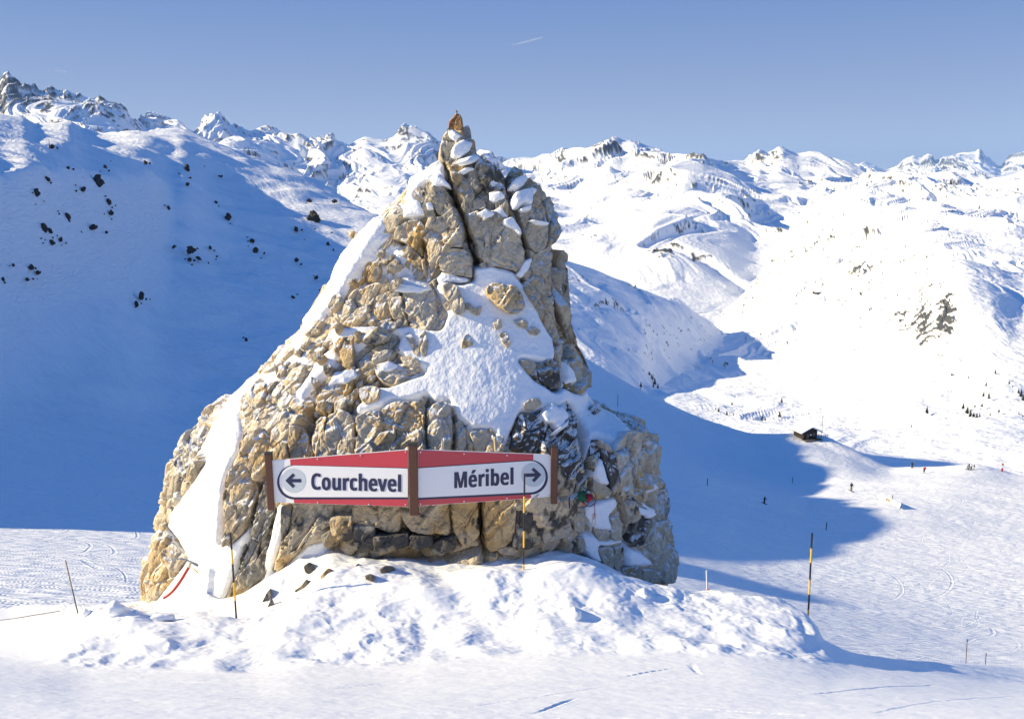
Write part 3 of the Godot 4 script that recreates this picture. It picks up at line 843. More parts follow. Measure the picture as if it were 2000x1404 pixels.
# which parts of the mass carry drifted snow: drawn areas, softened
func draw_snow_mask() -> void:
	snow_mask.resize(MW * MH)
	var full := [
		[[925, 522], [960, 517], [1005, 530], [1016, 548], [1032, 562], [1048, 600], [1066, 640], [1082, 662], [1086, 700], [1072, 714], [1012, 704], [1040, 738], [1075, 762], [1100, 775], [1108, 790], [1085, 800], [1050, 804], [1018, 806], [1008, 830], [998, 850], [990, 876], [968, 872], [960, 845], [920, 840], [892, 822], [876, 786], [850, 790], [832, 775], [820, 782], [780, 790], [760, 790], [745, 800], [700, 815], [690, 800], [720, 770], [740, 755], [760, 755], [795, 742], [832, 730], [785, 700], [770, 690], [780, 660], [740, 652], [760, 640], [800, 636], [858, 646], [872, 620], [860, 592], [848, 560], [862, 545], [900, 556], [925, 548]],
		[[496, 728], [508, 724], [486, 770], [472, 810], [470, 850], [472, 886], [458, 910], [444, 950], [440, 1000], [436, 1062], [455, 1056], [475, 1040], [492, 1010], [482, 1060], [462, 1120], [447, 1170], [430, 1190], [380, 1240], [290, 1240], [300, 1175], [330, 1140], [366, 1092], [345, 1055], [325, 1030], [330, 1005], [356, 970], [402, 905], [392, 880], [404, 850], [418, 822], [452, 775]],
		[[540, 984], [578, 984], [562, 1040], [548, 1080], [532, 1120], [560, 1100], [600, 1058], [640, 1050], [650, 1100], [560, 1240], [470, 1240], [502, 1150], [522, 1060], [532, 1020]],
		[[1140, 755], [1162, 790], [1200, 810], [1240, 845], [1226, 855], [1202, 878], [1186, 866], [1160, 860], [1150, 905], [1140, 860], [1130, 830], [1110, 800], [1085, 762], [1100, 757], [1130, 770]],
		[[1094, 690], [1122, 726], [1132, 756], [1100, 756]],
		[[1165, 888], [1180, 900], [1196, 955], [1170, 950], [1150, 932]],
		[[1140, 985], [1200, 966], [1210, 985], [1190, 1010], [1200, 1042], [1160, 1036], [1135, 1010]],
		[[1225, 965], [1290, 1000], [1270, 1010], [1240, 985]],
		[[1232, 1070], [1260, 1085], [1285, 1106], [1250, 1110], [1225, 1110], [1215, 1085]],
		[[1165, 1055], [1216, 1052], [1222, 1066], [1170, 1070]],
		[[1135, 1038], [1165, 1048], [1172, 1080], [1186, 1112], [1150, 1095], [1120, 1060]],
		[[735, 425], [757, 430], [746, 452], [722, 490], [692, 540], [662, 590], [632, 620], [600, 642], [590, 630], [640, 560], [665, 500], [700, 460]],
		[[800, 350], [830, 335], [850, 318], [868, 330], [872, 350], [845, 350], [830, 365], [815, 385], [830, 415], [826, 426], [788, 426], [792, 395]],
		[[760, 548], [790, 545], [842, 560], [846, 572], [790, 574], [765, 572]],
		[[512, 732], [535, 728], [556, 714], [560, 745], [520, 752]],
		[[486, 860], [512, 842], [526, 842], [522, 870], [494, 874]],
		[[572, 772], [600, 740], [622, 700], [652, 680], [668, 700], [640, 735], [612, 760], [590, 792]],
		[[640, 645], [690, 640], [740, 640], [745, 660], [690, 690], [655, 690]],
		[[945, 330], [985, 345], [990, 380], [965, 385], [950, 362]],
	]
	var half := [[845, 315], [872, 330], [800, 400], [782, 430], [772, 470], [850, 512], [842, 560], [782, 570], [762, 600], [762, 660], [702, 700], [682, 750], [620, 792], [560, 802], [500, 862], [472, 882], [472, 800], [520, 700], [600, 600], [650, 510], [700, 440], [790, 345]]
	fill(half, 0.64)
	fill([[1100, 1000], [1150, 985], [1240, 960], [1300, 1010], [1310, 1120], [1180, 1110], [1130, 1050]], 0.36)
	fill([[900, 330], [985, 340], [1050, 370], [1060, 420], [1000, 440], [930, 430], [910, 380]], 0.42)
	for f in full: fill(f, 1.0)
	for pass_ in 2: soften(2)
	# gullies and open joints that part the towers
	groove_mask.resize(MW * MH)
	for g in [
		[[[866, 322], [880, 370], [893, 405], [907, 442], [924, 478], [930, 512]], 0.42, 9.0],
		[[[990, 340], [1000, 395], [1016, 440], [1028, 482], [1034, 520]], 0.36, 6.0],
		[[[1084, 478], [1084, 560], [1094, 640], [1112, 700]], 0.36, 6.0],
		[[[833, 775], [831, 830], [834, 885]], 0.2, 4.0],
		[[[884, 800], [889, 850], [884, 884]], 0.16, 4.0],
		[[[941, 970], [940, 1020], [946, 1078]], 0.34, 6.0],
		[[[880, 975], [880, 1040]], 0.12, 3.0],
		[[[1140, 830], [1142, 880], [1150, 930], [1146, 985]], 0.4, 9.0],
		[[[1205, 968], [1222, 1030], [1226, 1066]], 0.26, 5.0],
		[[[1240, 860], [1234, 900], [1238, 960]], 0.12, 3.0],
		[[[786, 574], [790, 610], [800, 632]], 0.12, 3.0],
		[[[826, 470], [830, 500], [836, 545]], 0.2, 5.0],
		[[[690, 1022], [730, 1026], [770, 1042], [850, 1046], [900, 1064]], 0.05, 3.0],
		[[[515, 925], [500, 970], [484, 1050], [462, 1120]], 0.16, 4.0],
		[[[612, 830], [604, 860], [612, 896]], 0.12, 3.0],
		[[[688, 815], [692, 850], [690, 892]], 0.1, 3.0],
	]: groove(g[0], g[1], g[2])

func fill(poly: Array, v: float) -> void:
	var q := PackedVector2Array()
	var lo := Vector2(1e9, 1e9)
	var hi := Vector2(-1e9, -1e9)
	for p in poly:
		var c := Vector2((p[0] - MX) * 0.5, (p[1] - MY) * 0.5)
		q.append(c)
		lo = lo.min(c)
		hi = hi.max(c)
	for j in range(maxi(0, int(lo.y)), mini(MH - 1, int(hi.y) + 1)):
		var cuts := []
		for k in q.size():
			var a := q[k]
			var b := q[(k + 1) % q.size()]
			if (a.y <= j) != (b.y <= j):
				cuts.append(a.x + (j - a.y) / (b.y - a.y) * (b.x - a.x))
		cuts.sort()
		for k in range(0, cuts.size() - 1, 2):
			for i in range(maxi(0, int(ceil(cuts[k]))), mini(MW, int(cuts[k + 1]) + 1)):
				snow_mask[j * MW + i] = maxf(snow_mask[j * MW + i], v)

var groove_mask := PackedFloat32Array()

func groove(line: Array, deep: float, wide: float) -> void:
	for k in line.size() - 1:
		var a := Vector2((line[k][0] - MX) * 0.5, (line[k][1] - MY) * 0.5)
		var b := Vector2((line[k + 1][0] - MX) * 0.5, (line[k + 1][1] - MY) * 0.5)
		var r := wide * 0.5 + 2.0
		var lo := a.min(b) - Vector2(r, r)
		var hi := a.max(b) + Vector2(r, r)
		for j in range(maxi(0, int(lo.y)), mini(MH, int(hi.y) + 1)):
			for i in range(maxi(0, int(lo.x)), mini(MW, int(hi.x) + 1)):
				var p := Vector2(i, j)
				var c := Geometry2D.get_closest_point_to_segment(p, a, b)
				var wob := 1.2 * n_fine.get_noise_2d(i * 0.12, j * 0.12)
				var f := 1.0 - (p.distance_to(c) + wob) / (wide * 0.5)
				groove_mask[j * MW + i] = maxf(groove_mask[j * MW + i], deep * clampf(f * 1.6, 0.0, 1.0))

func groove_at(q: Vector2) -> float:
	var i := clampi(int((q.x - MX) * 0.5 + 0.5), 0, MW - 1)
	var j := clampi(int((q.y - MY) * 0.5 + 0.5), 0, MH - 1)
	return groove_mask[j * MW + i]

func soften(r: int) -> void:
	var b := snow_mask.duplicate()
	for j in MH:
		for i in MW:
			var s := 0.0
			for o in range(-r, r + 1): s += snow_mask[j * MW + clampi(i + o, 0, MW - 1)]
			b[j * MW + i] = s / (2 * r + 1)
	for j in MH:
		for i in MW:
			var s := 0.0
			for o in range(-r, r + 1): s += b[clampi(j + o, 0, MH - 1) * MW + i]
			snow_mask[j * MW + i] = s / (2 * r + 1)

func snow_at(q: Vector2) -> float:
	var x := clampf((q.x - MX) * 0.5, 0.0, MW - 1.001)
	var y := clampf((q.y - MY) * 0.5, 0.0, MH - 1.001)
	var i := int(x)
	var j := int(y)
	var a := lerpf(snow_mask[j * MW + i], snow_mask[j * MW + i + 1], x - i) if i < MW - 1 else snow_mask[j * MW + i]
	var b := lerpf(snow_mask[(j + 1) * MW + i], snow_mask[(j + 1) * MW + i + 1], x - i) if j < MH - 1 and i < MW - 1 else a
	return lerpf(a, b, y - j)

# broken rock: tilted beds, stepped fracture faces, joints between blocks, grit
func bedded(p: Vector3) -> Vector3:
	return Vector3(p.x * 0.86 - p.y * 0.5, p.x * 0.5 + p.y * 0.86, p.z)

# flat broken faces: every cell of a jittered lattice carries its own tilted plane; returns (height, nearness to a joint)
var facet_point := PackedVector3Array()
var facet_tilt := PackedVector3Array()
var facet_level := PackedFloat32Array()

func make_facets() -> void:
	var r := RandomNumberGenerator.new()
	r.seed = 5
	for k in 1024:
		facet_point.append(Vector3(r.randf_range(0.1, 0.9), r.randf_range(0.1, 0.9), r.randf_range(0.1, 0.9)))
		facet_tilt.append(Vector3(r.randfn(), r.randfn() * 0.6 + 0.35, r.randfn()).normalized() * r.randf_range(0.3, 1.0))
		facet_level.append(r.randf_range(-1.0, 1.0))

func facet(p: Vector3) -> Vector2:
	var b := (p - Vector3(0.5, 0.5, 0.5)).floor()
	var f1 := 9.0
	var f2 := 9.0
	var best := 0
	var centre := Vector3.ZERO
	for dz in 2:
		for dy in 2:
			for dx in 2:
				var c := b + Vector3(dx, dy, dz)
				var h := (int(c.x) * 73856093 ^ int(c.y) * 19349663 ^ int(c.z) * 83492791) & 1023
				var q := c + facet_point[h]
				var d := p.distance_squared_to(q)
				if d < f1:
					f2 = f1
					f1 = d
					best = h
					centre = q
				elif d < f2:
					f2 = d
	return Vector2(0.36 * facet_level[best] + facet_tilt[best].dot(p - centre), sqrt(f2) - sqrt(f1))

func fracture(p: Vector3, coarse := 1.0) -> float:
	var s := bedded(p)
	var w := 0.3 * n_soft.get_noise_3d(p.x * 0.9, p.y * 0.9, p.z * 0.9)
	var mid := facet(Vector3(s.x * 2.9 + 3.0 + w, s.y * 1.05 + w, s.z * 2.2))
	var small := facet(Vector3(s.x * 7.4 + w, s.y * 2.9 + 2.0, s.z * 6.2 + w))
	var v := coarse * 0.15 * mid.x + 0.055 * small.x
	v -= coarse * 0.07 * maxf(0.0, 1.0 - mid.y * 13.0) + 0.022 * maxf(0.0, 1.0 - small.y * 9.0)
	v += 0.04 * n_ridge.get_noise_3d(s.x * 1.1, s.y * 0.35, s.z * 1.1)
	return v + 0.014 * n_fine.get_noise_3d(p.x * 12.0, p.y * 12.0, p.z * 12.0)

func rock_relief(p: Vector3) -> float:
	var s := bedded(p)
	var w := 0.22 * n_soft.get_noise_3d(p.x * 1.1, p.y * 1.1, p.z * 1.1)
	var big := facet(Vector3(s.x * 1.05 + w, s.y * 0.65 + w, s.z * 1.0))
	return 0.24 * big.x - 0.13 * maxf(0.0, 1.0 - big.y * 14.0) + fracture(p)

func mass_and_cover() -> void:
	var ys := []
	var y := -1.6
	while y < 8.16:
		ys.append(y)
		y += 0.021 if y > -0.6 else 0.06
	var nv := ys.size()
	var angles := []
	for i in 560: angles.append(-0.35 + (PI + 0.7) * i / 559.0)
	for i in 70: angles.append(PI + 0.35 + (PI - 0.7) * (i + 1) / 70.0)
	var nu := angles.size()
	var B := PackedVector3Array()
	B.resize(nu * nv)
	for j in nv:
		for i in nu:
			B[j * nu + i] = mass_point(ys[j], angles[i])
	var BN := grid_normals(B, nu, nv)
	var P := PackedVector3Array()
	P.resize(nu * nv)
	var C := PackedColorArray()
	C.resize(nu * nv)
	var Q := PackedVector3Array()
	Q.resize(nu * nv)
	var keep := PackedByteArray()
	keep.resize(nu * nv)
	var flip := 1.0 if BN[nu * 40 + 280].z > 0.0 else -1.0
	for j in nv:
		for i in nu:
			var a := j * nu + i
			var p := B[a]
			var n := BN[a] * flip
			var edge := clampf((ys[j] - 6.2) / 2.0, 0.0, 0.75)
			var q := plate(p)
			var m := snow_at(q) if p.z > -MASS_D - 1.0 else 0.55
			var h := rock_relief(p) * (1.0 - edge) * (1.0 - 0.75 * clampf(m * 1.6 - 0.6, 0.0, 1.0)) - 0.02 - groove_at(q)
			P[a] = p + n * h
			# the drift smooths over the blocks; where it thins, stones show through
			var drift := -0.36 + 0.43 * m + 0.1 * (1.15 - m) * n_fbm.get_noise_3d(p.x * 1.6, p.y * 1.6, p.z * 1.6 + 9.0) + 0.07 * n_fbm.get_noise_3d(p.x * 5.0, p.y * 5.0, p.z * 5.0) * (1.12 - m) + 0.34 * m * (1.0 - m) * n_fbm.get_noise_3d(p.x * 3.3 + 1.0, p.y * 3.3, p.z * 3.3)
			Q[a] = p + n * (drift + 0.35 * maxf(0.0, h) * (1.0 - m * 0.8)) + Vector3(0, 0.02 * m, 0)
			keep[a] = 1 if drift > -0.24 else 0
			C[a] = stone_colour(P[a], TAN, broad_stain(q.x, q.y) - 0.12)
	var PN := grid_normals(P, nu, nv)
	for a in P.size():
		if dusted(P[a], PN[a] * flip, plate(P[a])): C[a] = SNOW
	part("rock_body", grid_mesh(P, C, nu, nv, PackedByteArray(), PN), M.rock, rock)
	var W := PackedColorArray()
	W.resize(nu * nv)
	W.fill(SNOW)
	tag(part("snow_cover", grid_mesh(Q, W, nu, nv, keep), M.rock_snow, rock), "drifted snow lying in the ledges of the pinnacle", "")

# a block: its outline seen from the run, how far it stands out, its colour; a rounded, chipped solid sunk into the mass
func block(called: String, poly: Array, lift: float, tall: float, base: Color, dark: float, mat: Material, smooth := false, square := 6.0, back := 0.55, tint := Color.WHITE, fixed_d := 0.0) -> void:
	var c := Vector2.ZERO
	for p in poly: c += Vector2(p[0], p[1])
	c /= poly.size()
	var d := fixed_d if fixed_d > 0.0 else mass_depth(c.x, c.y)
	var view := -bearing(c.x, c.y)
	var n := (mass_normal(c.x, c.y) * 1.5 + view * 0.5).normalized()
	if n.dot(view) < 0.5: n = (n + view * 0.6).normalized()
	if fixed_d > 0.0: n = -bearing(c.x, c.y)
	var flush := 1.0
	if not smooth and fixed_d <= 0.0 and snow_at(c) < 0.75:
		lift *= 0.5
		tall *= 0.34
		flush = 0.95
	var origin := at(c.x, c.y, d) + n * lift
	# corners on the block's own plane
	var ring := PackedVector3Array()
	var grow := 1.0 if smooth else 1.045
	for p in poly:
		var dir := bearing(c.x + (p[0] - c.x) * grow, c.y + (p[1] - c.y) * grow)
		ring.append(EYE + dir * ((origin - EYE).dot(n) / dir.dot(n)))
	# even out the outline
	var length := 0.0
	for k in ring.size(): length += ring[k].distance_to(ring[(k + 1) % ring.size()])
	var m := clampi(int(length / 0.03), 30, 150)
	var rim := PackedVector3Array()
	var done := 0.0
	var k0 := 0
	for i in m:
		var want := length * i / m
		while true:
			var l := ring[k0].distance_to(ring[(k0 + 1) % ring.size()])
			if done + l >= want or k0 >= ring.size() - 1:
				rim.append(ring[k0].lerp(ring[(k0 + 1) % ring.size()], clampf((want - done) / maxf(l, 1e-5), 0.0, 1.0)))
				break
			done += l
			k0 += 1
	# the edge stays a little wandering
	if smooth:
		for i in m:
			var v := rim[i] - origin
			rim[i] = origin + v * (1.0 + 0.45 * n_fbm.get_noise_3d(rim[i].x * 3.2, rim[i].y * 3.2, rim[i].z * 3.2 + 2.0) + 0.25 * n_fine.get_noise_3d(rim[i].x * 9.0, rim[i].y * 9.0, rim[i].z * 9.0))
	for turn in 1:
		var r2 := rim.duplicate()
		for i in m: r2[i] = rim[i] * 0.5 + (rim[(i + 1) % m] + rim[(i + m - 1) % m]) * 0.25
		rim = r2
	var size := sqrt(length * length / 16.0)
	var X := Vector3.UP.cross(n).normalized()
	var Y := n.cross(X)
	var cuts := []
	rng.seed = hash(Vector2i(int(c.x), int(c.y)))
	for k in 5:
		var a := rng.randf() * TAU
		cuts.append([cos(a), sin(a), rng.randf_range(0.5, 1.0) * tall, rng.randf_range(0.1, 0.5)])
	var rings := clampi(int(size / 0.04), 8, 30)
	var rows := 3 + rings
	var P := PackedVector3Array()
	var N := PackedVector3Array()
	var C := PackedColorArray()
	for j in rows:
		var s := 1.0
		var h := 0.0
		if j == 0: h = -back
		elif j == 1: h = -back * 0.4
		elif j == 2: h = -0.03
		else:
			s = 1.0 - pow(float(j - 2) / rings, 1.6)
			h = tall * pow(maxf(0.0, 1.0 - pow(s, square)), 1.0 / square)
		for i in m:
			var v := (rim[i] - origin) * s
			var g := h
			var p := origin + v
			if j > 2 and not smooth:
				for cut in cuts:
					g = minf(g, cut[2] - cut[3] * (v.dot(X) * cut[0] + v.dot(Y) * cut[1]))
				g = maxf(g, h * 0.35)
			if j > 1:
				if smooth:
					g += 0.03 * s * n_fbm.get_noise_3d(p.x * 4.0, p.y * 4.0, p.z * 4.0)
				else:
					var q := p + n * g
					g += clampf(size * 1.2, 0.25, 1.0) * flush * fracture(q, clampf(1.35 - size * 0.75, 0.45, 1.0)) - 0.8 * groove_at(plate(q))
			var side := 0.05 * clampf(size, 0.15, 0.8) * n_fbm.get_noise_3d(p.x * 3.0 + 5.0, p.y * 3.0, p.z * 3.0) if j <= 4 else 0.0
			p = origin + v + v.normalized() * side + n * g
			P.append(p)
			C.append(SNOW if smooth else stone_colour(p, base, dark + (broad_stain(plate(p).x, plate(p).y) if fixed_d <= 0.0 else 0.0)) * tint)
	# normals round a closed strip
	N.resize(P.size())
	for j in rows:
		for i in m:
			var u := P[j * m + (i + 1) % m] - P[j * m + (i + m - 1) % m]
			var w := P[mini(j + 1, rows - 1) * m + i] - P[maxi(j - 1, 0) * m + i]
			var nn := u.cross(w)
			if nn.length() < 1e-9: nn = n
			nn = nn.normalized()
			N[j * m + i] = nn
	# outward: at the front they must agree with n
	if N[(rows - 3) * m].dot(n) < 0.0:
		for k in N.size(): N[k] = -N[k]
	for i in m: N[(rows - 1) * m + i] = n
	if not smooth and fixed_d <= 0.0:
		for k in P.size():
			if dusted(P[k], N[k], c): C[k] = SNOW
	var I := PackedInt32Array()
	for j in rows - 1:
		for i in m:
			var a := j * m + i
			var b := j * m + (i + 1) % m
			I.append_array([a, a + m, b, b, a + m, b + m])
	part(called, mesh_of(P, N, C, I), mat, rock)

func blocks() -> void:
	var list := [
		# pinnacle and its shoulders
		[[[885, 232], [890, 222], [898, 223], [903, 231], [901, 238], [905, 250], [900, 260], [888, 260], [876, 252], [877, 240], [880, 233]], 0.05, 0.14, RUST, -0.2],
		[[[906, 248], [914, 246], [917, 258], [919, 274], [908, 278], [898, 274], [900, 262]], 0.04, 0.12, GREY, -0.1],
		[[[876, 250], [890, 256], [903, 258], [905, 270], [924, 277], [928, 290], [932, 302], [930, 330], [915, 340], [890, 335], [872, 325], [860, 305], [862, 285], [868, 264]], 0.04, 0.26, GREY.lerp(TAN, 0.4), 0.02],
		[[[915, 306], [932, 300], [944, 315], [950, 332], [947, 350], [942, 364], [930, 370], [918, 362], [908, 348], [905, 325]], 0.08, 0.22, GREY, 0.12],
		[[[866, 320], [882, 330], [900, 342], [918, 360], [926, 385], [932, 410], [930, 440], [918, 455], [905, 432], [893, 402], [884, 375], [872, 345]], 0.14, 0.2, TAN, -0.1],
		[[[912, 420], [935, 412], [946, 432], [954, 452], [962, 474], [958, 495], [945, 505], [930, 482], [918, 455]], 0.1, 0.2, TAN, -0.1],
		[[[935, 324], [948, 318], [962, 326], [976, 336], [985, 352], [986, 374], [970, 376], [955, 372], [945, 362], [936, 350]], 0.05, 0.2, GREY, 0.2],
		[[[968, 390], [985, 385], [993, 400], [993, 422], [980, 430], [969, 416]], 0.08, 0.16, GREY.lerp(TAN, 0.5), 0.0],
		[[[922, 394], [932, 386], [946, 392], [949, 404], [936, 409], [923, 405]], 0.1, 0.12, PALE, -0.15],
		[[[940, 424], [962, 412], [985, 426], [1002, 442], [1018, 462], [1025, 482], [1023, 506], [1013, 530], [1003, 527], [985, 521], [965, 519], [948, 513], [940, 500], [948, 476], [944, 450]], 0.16, 0.3, PALE.lerp(TAN, 0.5), -0.06],
		[[[921, 476], [928, 466], [942, 470], [948, 490], [946, 508], [934, 500], [925, 490]], 0.12, 0.16, GREY, 0.08],
		[[[937, 515], [944, 512], [951, 519], [944, 525], [937, 522]], 0.1, 0.08, TAN, -0.3],
		# right tower
		[[[1003, 325], [1012, 330], [1021, 342], [1018, 356], [1004, 360], [994, 356], [993, 340]], 0.02, 0.18, TAN, -0.15],
		[[[993, 352], [1015, 350], [1036, 348], [1048, 360], [1054, 385], [1064, 420], [1072, 452], [1064, 480], [1048, 490], [1032, 478], [1022, 450], [1010, 420], [1003, 400], [993, 374]], 0.1, 0.3, GREY.lerp(TAN, 0.35), 0.0],
		[[[1050, 364], [1064, 380], [1080, 400], [1089, 420], [1092, 446], [1083, 472], [1073, 480], [1070, 450], [1064, 415], [1055, 388]], 0.06, 0.3, GREY.lerp(TAN, 0.4), 0.02],
		[[[1030, 486], [1050, 496], [1070, 484], [1084, 482], [1086, 510], [1082, 560], [1068, 580], [1045, 570], [1028, 545], [1014, 532], [1022, 506]], 0.08, 0.28, TAN.lerp(GREY, 0.4), -0.05],
		[[[1030, 550], [1048, 574], [1070, 584], [1083, 566], [1088, 610], [1098, 655], [1088, 672], [1070, 650], [1050, 620], [1034, 590], [1022, 566]], 0.06, 0.26, TAN.lerp(GREY, 0.35), -0.08],
		[[[1086, 490], [1098, 493], [1107, 498], [1106, 540], [1110, 590], [1106, 620], [1092, 610], [1086, 570], [1082, 530]], 0.0, 0.3, GREY, 0.05],
		[[[1092, 600], [1110, 596], [1116, 640], [1124, 668], [1141, 700], [1149, 722], [1122, 722], [1098, 692], [1092, 645]], 0.0, 0.3, GREY, 0.05],
		# left tower
		[[[834, 356], [850, 360], [870, 370], [885, 390], [885, 416], [870, 421], [855, 416], [845, 396], [832, 372]], 0.12, 0.28, GREY.lerp(TAN, 0.3), 0.0],
		[[[806, 372], [820, 362], [832, 376], [842, 400], [850, 420], [838, 430], [826, 412], [815, 392]], 0.08, 0.2, TAN.lerp(GREY, 0.5), 0.0],
		[[[838, 428], [862, 424], [886, 406], [896, 426], [901, 452], [900, 482], [880, 482], [864, 505], [850, 524], [838, 546], [828, 536], [825, 510], [829, 488], [826, 468], [830, 446]], 0.14, 0.3, TAN.lerp(PALE, 0.5), -0.06],
		[[[796, 432], [816, 428], [830, 446], [832, 470], [827, 502], [815, 492], [802, 478], [795, 455]], 0.08, 0.22, OCHRE, -0.12],
		[[[770, 448], [795, 432], [798, 458], [800, 478], [786, 472], [770, 466]], 0.06, 0.2, TAN, -0.1],
		[[[748, 430], [765, 418], [782, 422], [772, 446], [758, 455]], 0.05, 0.16, TAN.lerp(GREY, 0.5), 0.0],
		[[[795, 480], [812, 492], [826, 508], [824, 530], [810, 520], [798, 500]], 0.04, 0.16, GREY, 0.1],
		[[[862, 487], [880, 486], [905, 488], [921, 496], [920, 541], [895, 536], [875, 533], [858, 526], [858, 505]], 0.2, 0.22, TAN.lerp(PALE, 0.4), -0.1],
		[[[845, 548], [870, 536], [895, 540], [919, 545], [918, 562], [895, 566], [868, 556], [852, 566]], 0.05, 0.12, GREY, 0.18],
		[[[680, 455], [690, 450], [700, 458], [706, 468], [694, 472], [684, 466]], 0.05, 0.14, GREY, 0.05],
		# stones on the snowfield
		[[[786, 572], [810, 570], [835, 567], [846, 570], [851, 600], [854, 620], [858, 640], [840, 645], [820, 639], [800, 631], [786, 612], [785, 590]], 0.2, 0.22, TAN.lerp(PALE, 0.35), -0.1],
		[[[764, 582], [784, 578], [788, 600], [786, 622], [768, 622], [760, 602]], 0.12, 0.2, TAN, -0.05],
		[[[735, 590], [760, 578], [762, 604], [764, 630], [745, 628], [730, 612]], 0.08, 0.18, TAN.lerp(OCHRE, 0.4), -0.1],
		[[[864, 556], [878, 552], [892, 560], [900, 574], [885, 590], [876, 590], [866, 576]], 0.14, 0.13, GREY.lerp(TAN, 0.6), -0.1],
		[[[884, 592], [901, 576], [908, 596], [908, 611], [895, 616], [882, 606]], 0.14, 0.14, GREY.lerp(PALE, 0.4), -0.2],
		[[[865, 584], [874, 590], [880, 605], [872, 606], [864, 596]], 0.08, 0.08, TAN, -0.1],
		[[[910, 592], [918, 593], [924, 602], [916, 607], [909, 603]], 0.1, 0.08, GREY, -0.1],
		[[[914, 606], [928, 604], [941, 598], [936, 618], [924, 615]], 0.1, 0.08, TAN, -0.2],
		[[[951, 562], [962, 553], [976, 555], [996, 558], [1011, 565], [1019, 580], [1024, 600], [1010, 612], [995, 614], [975, 601], [958, 586], [950, 575]], 0.16, 0.22, TAN.lerp(GREY, 0.2), -0.12],
		[[[961, 632], [975, 624], [981, 640], [968, 646]], 0.1, 0.1, TAN.lerp(PALE, 0.5), -0.3],
		[[[1002, 626], [1018, 621], [1032, 632], [1028, 644], [1012, 638]], 0.1, 0.1, TAN, -0.15],
		[[[1028, 645], [1040, 638], [1055, 648], [1048, 655], [1034, 652]], 0.1, 0.08, TAN.lerp(GREY, 0.5), -0.1],
		[[[973, 652], [988, 648], [994, 664], [998, 672], [990, 682], [980, 670]], 0.1, 0.1, TAN, -0.1],
		[[[906, 656], [917, 651], [922, 668], [926, 686], [912, 689], [901, 680]], 0.08, 0.1, GREY.lerp(TAN, 0.5), 0.0],
		[[[790, 654], [800, 649], [811, 664], [812, 682], [800, 672]], 0.1, 0.1, GREY.lerp(TAN, 0.4), -0.1],
		[[[806, 668], [820, 664], [822, 680], [820, 700], [806, 690]], 0.08, 0.08, GREY, 0.0],
		[[[820, 654], [830, 645], [836, 668], [834, 696], [825, 699], [819, 680]], 0.1, 0.1, GREY.lerp(TAN, 0.4), -0.05],
		[[[781, 698], [800, 697], [818, 703], [822, 712], [806, 719], [790, 711]], 0.1, 0.1, GREY.lerp(TAN, 0.4), -0.1],
		[[[768, 676], [778, 674], [794, 682], [788, 688], [772, 684]], 0.06, 0.06, GREY, 0.0],
		[[[700, 655], [725, 645], [750, 640], [765, 652], [755, 668], [730, 674], [708, 668]], 0.14, 0.16, GREY, 0.16],
		[[[667, 660], [690, 655], [692, 690], [690, 720], [668, 715], [665, 690]], 0.1, 0.18, TAN, -0.1],
		[[[700, 708], [720, 704], [734, 712], [730, 732], [714, 736], [702, 726]], 0.12, 0.16, TAN.lerp(OCHRE, 0.5), -0.1],
		[[[732, 714], [755, 708], [780, 714], [796, 724], [788, 744], [766, 753], [746, 746], [735, 732]], 0.14, 0.2, TAN.lerp(GREY, 0.3), -0.08],
		[[[634, 758], [650, 750], [670, 746], [692, 738], [684, 764], [666, 786], [640, 797], [624, 792], [622, 775]], 0.12, 0.22, TAN.lerp(OCHRE, 0.7), -0.12],
		[[[704, 762], [724, 754], [744, 762], [740, 782], [716, 792], [704, 780]], 0.1, 0.16, GREY.lerp(TAN, 0.5), 0.0],
		[[[1012, 704], [1030, 701], [1046, 711], [1048, 735], [1036, 734], [1022, 722]], 0.14, 0.18, TAN.lerp(GREY, 0.4), -0.05],
		[[[1044, 712], [1062, 708], [1076, 702], [1090, 710], [1093, 740], [1096, 754], [1075, 757], [1052, 744]], 0.14, 0.24, GREY.lerp(DARK, 0.4), 0.2],
		[[[1120, 726], [1140, 714], [1151, 724], [1149, 756], [1138, 758], [1126, 738]], 0.0, 0.26, GREY, 0.1],
		[[[1100, 746], [1110, 744], [1122, 758], [1118, 766], [1106, 758]], 0.05, 0.1, DARK, 0.2],
		[[[1021, 790], [1035, 780], [1052, 778], [1058, 790], [1046, 799], [1030, 800]], 0.1, 0.1, TAN, -0.2],
		[[[1136, 812], [1150, 796], [1166, 788], [1171, 805], [1156, 816], [1142, 823]], 0.05, 0.16, GREY.lerp(DARK, 0.5), 0.15],
		[[[1190, 812], [1214, 811], [1236, 821], [1249, 836], [1235, 839], [1208, 828]], 0.0, 0.16, DARK, 0.2],
		# the dark overhang to the right of the snowfield
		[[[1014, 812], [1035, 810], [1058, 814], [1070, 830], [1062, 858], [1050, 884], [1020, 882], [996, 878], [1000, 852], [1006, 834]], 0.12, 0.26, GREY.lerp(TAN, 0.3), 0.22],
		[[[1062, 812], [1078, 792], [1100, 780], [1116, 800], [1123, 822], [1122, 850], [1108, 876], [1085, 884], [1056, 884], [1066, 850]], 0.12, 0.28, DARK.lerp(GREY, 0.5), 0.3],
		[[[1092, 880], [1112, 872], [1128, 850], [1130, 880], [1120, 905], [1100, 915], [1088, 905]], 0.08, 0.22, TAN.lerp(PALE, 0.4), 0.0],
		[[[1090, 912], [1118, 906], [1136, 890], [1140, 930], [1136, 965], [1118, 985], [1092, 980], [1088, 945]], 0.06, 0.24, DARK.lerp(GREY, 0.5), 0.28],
		# the right buttress
		[[[1200, 880], [1215, 860], [1236, 842], [1250, 850], [1250, 890], [1244, 930], [1238, 966], [1220, 962], [1206, 966], [1200, 930]], 0.12, 0.34, PALE.lerp(TAN, 0.4), -0.1],
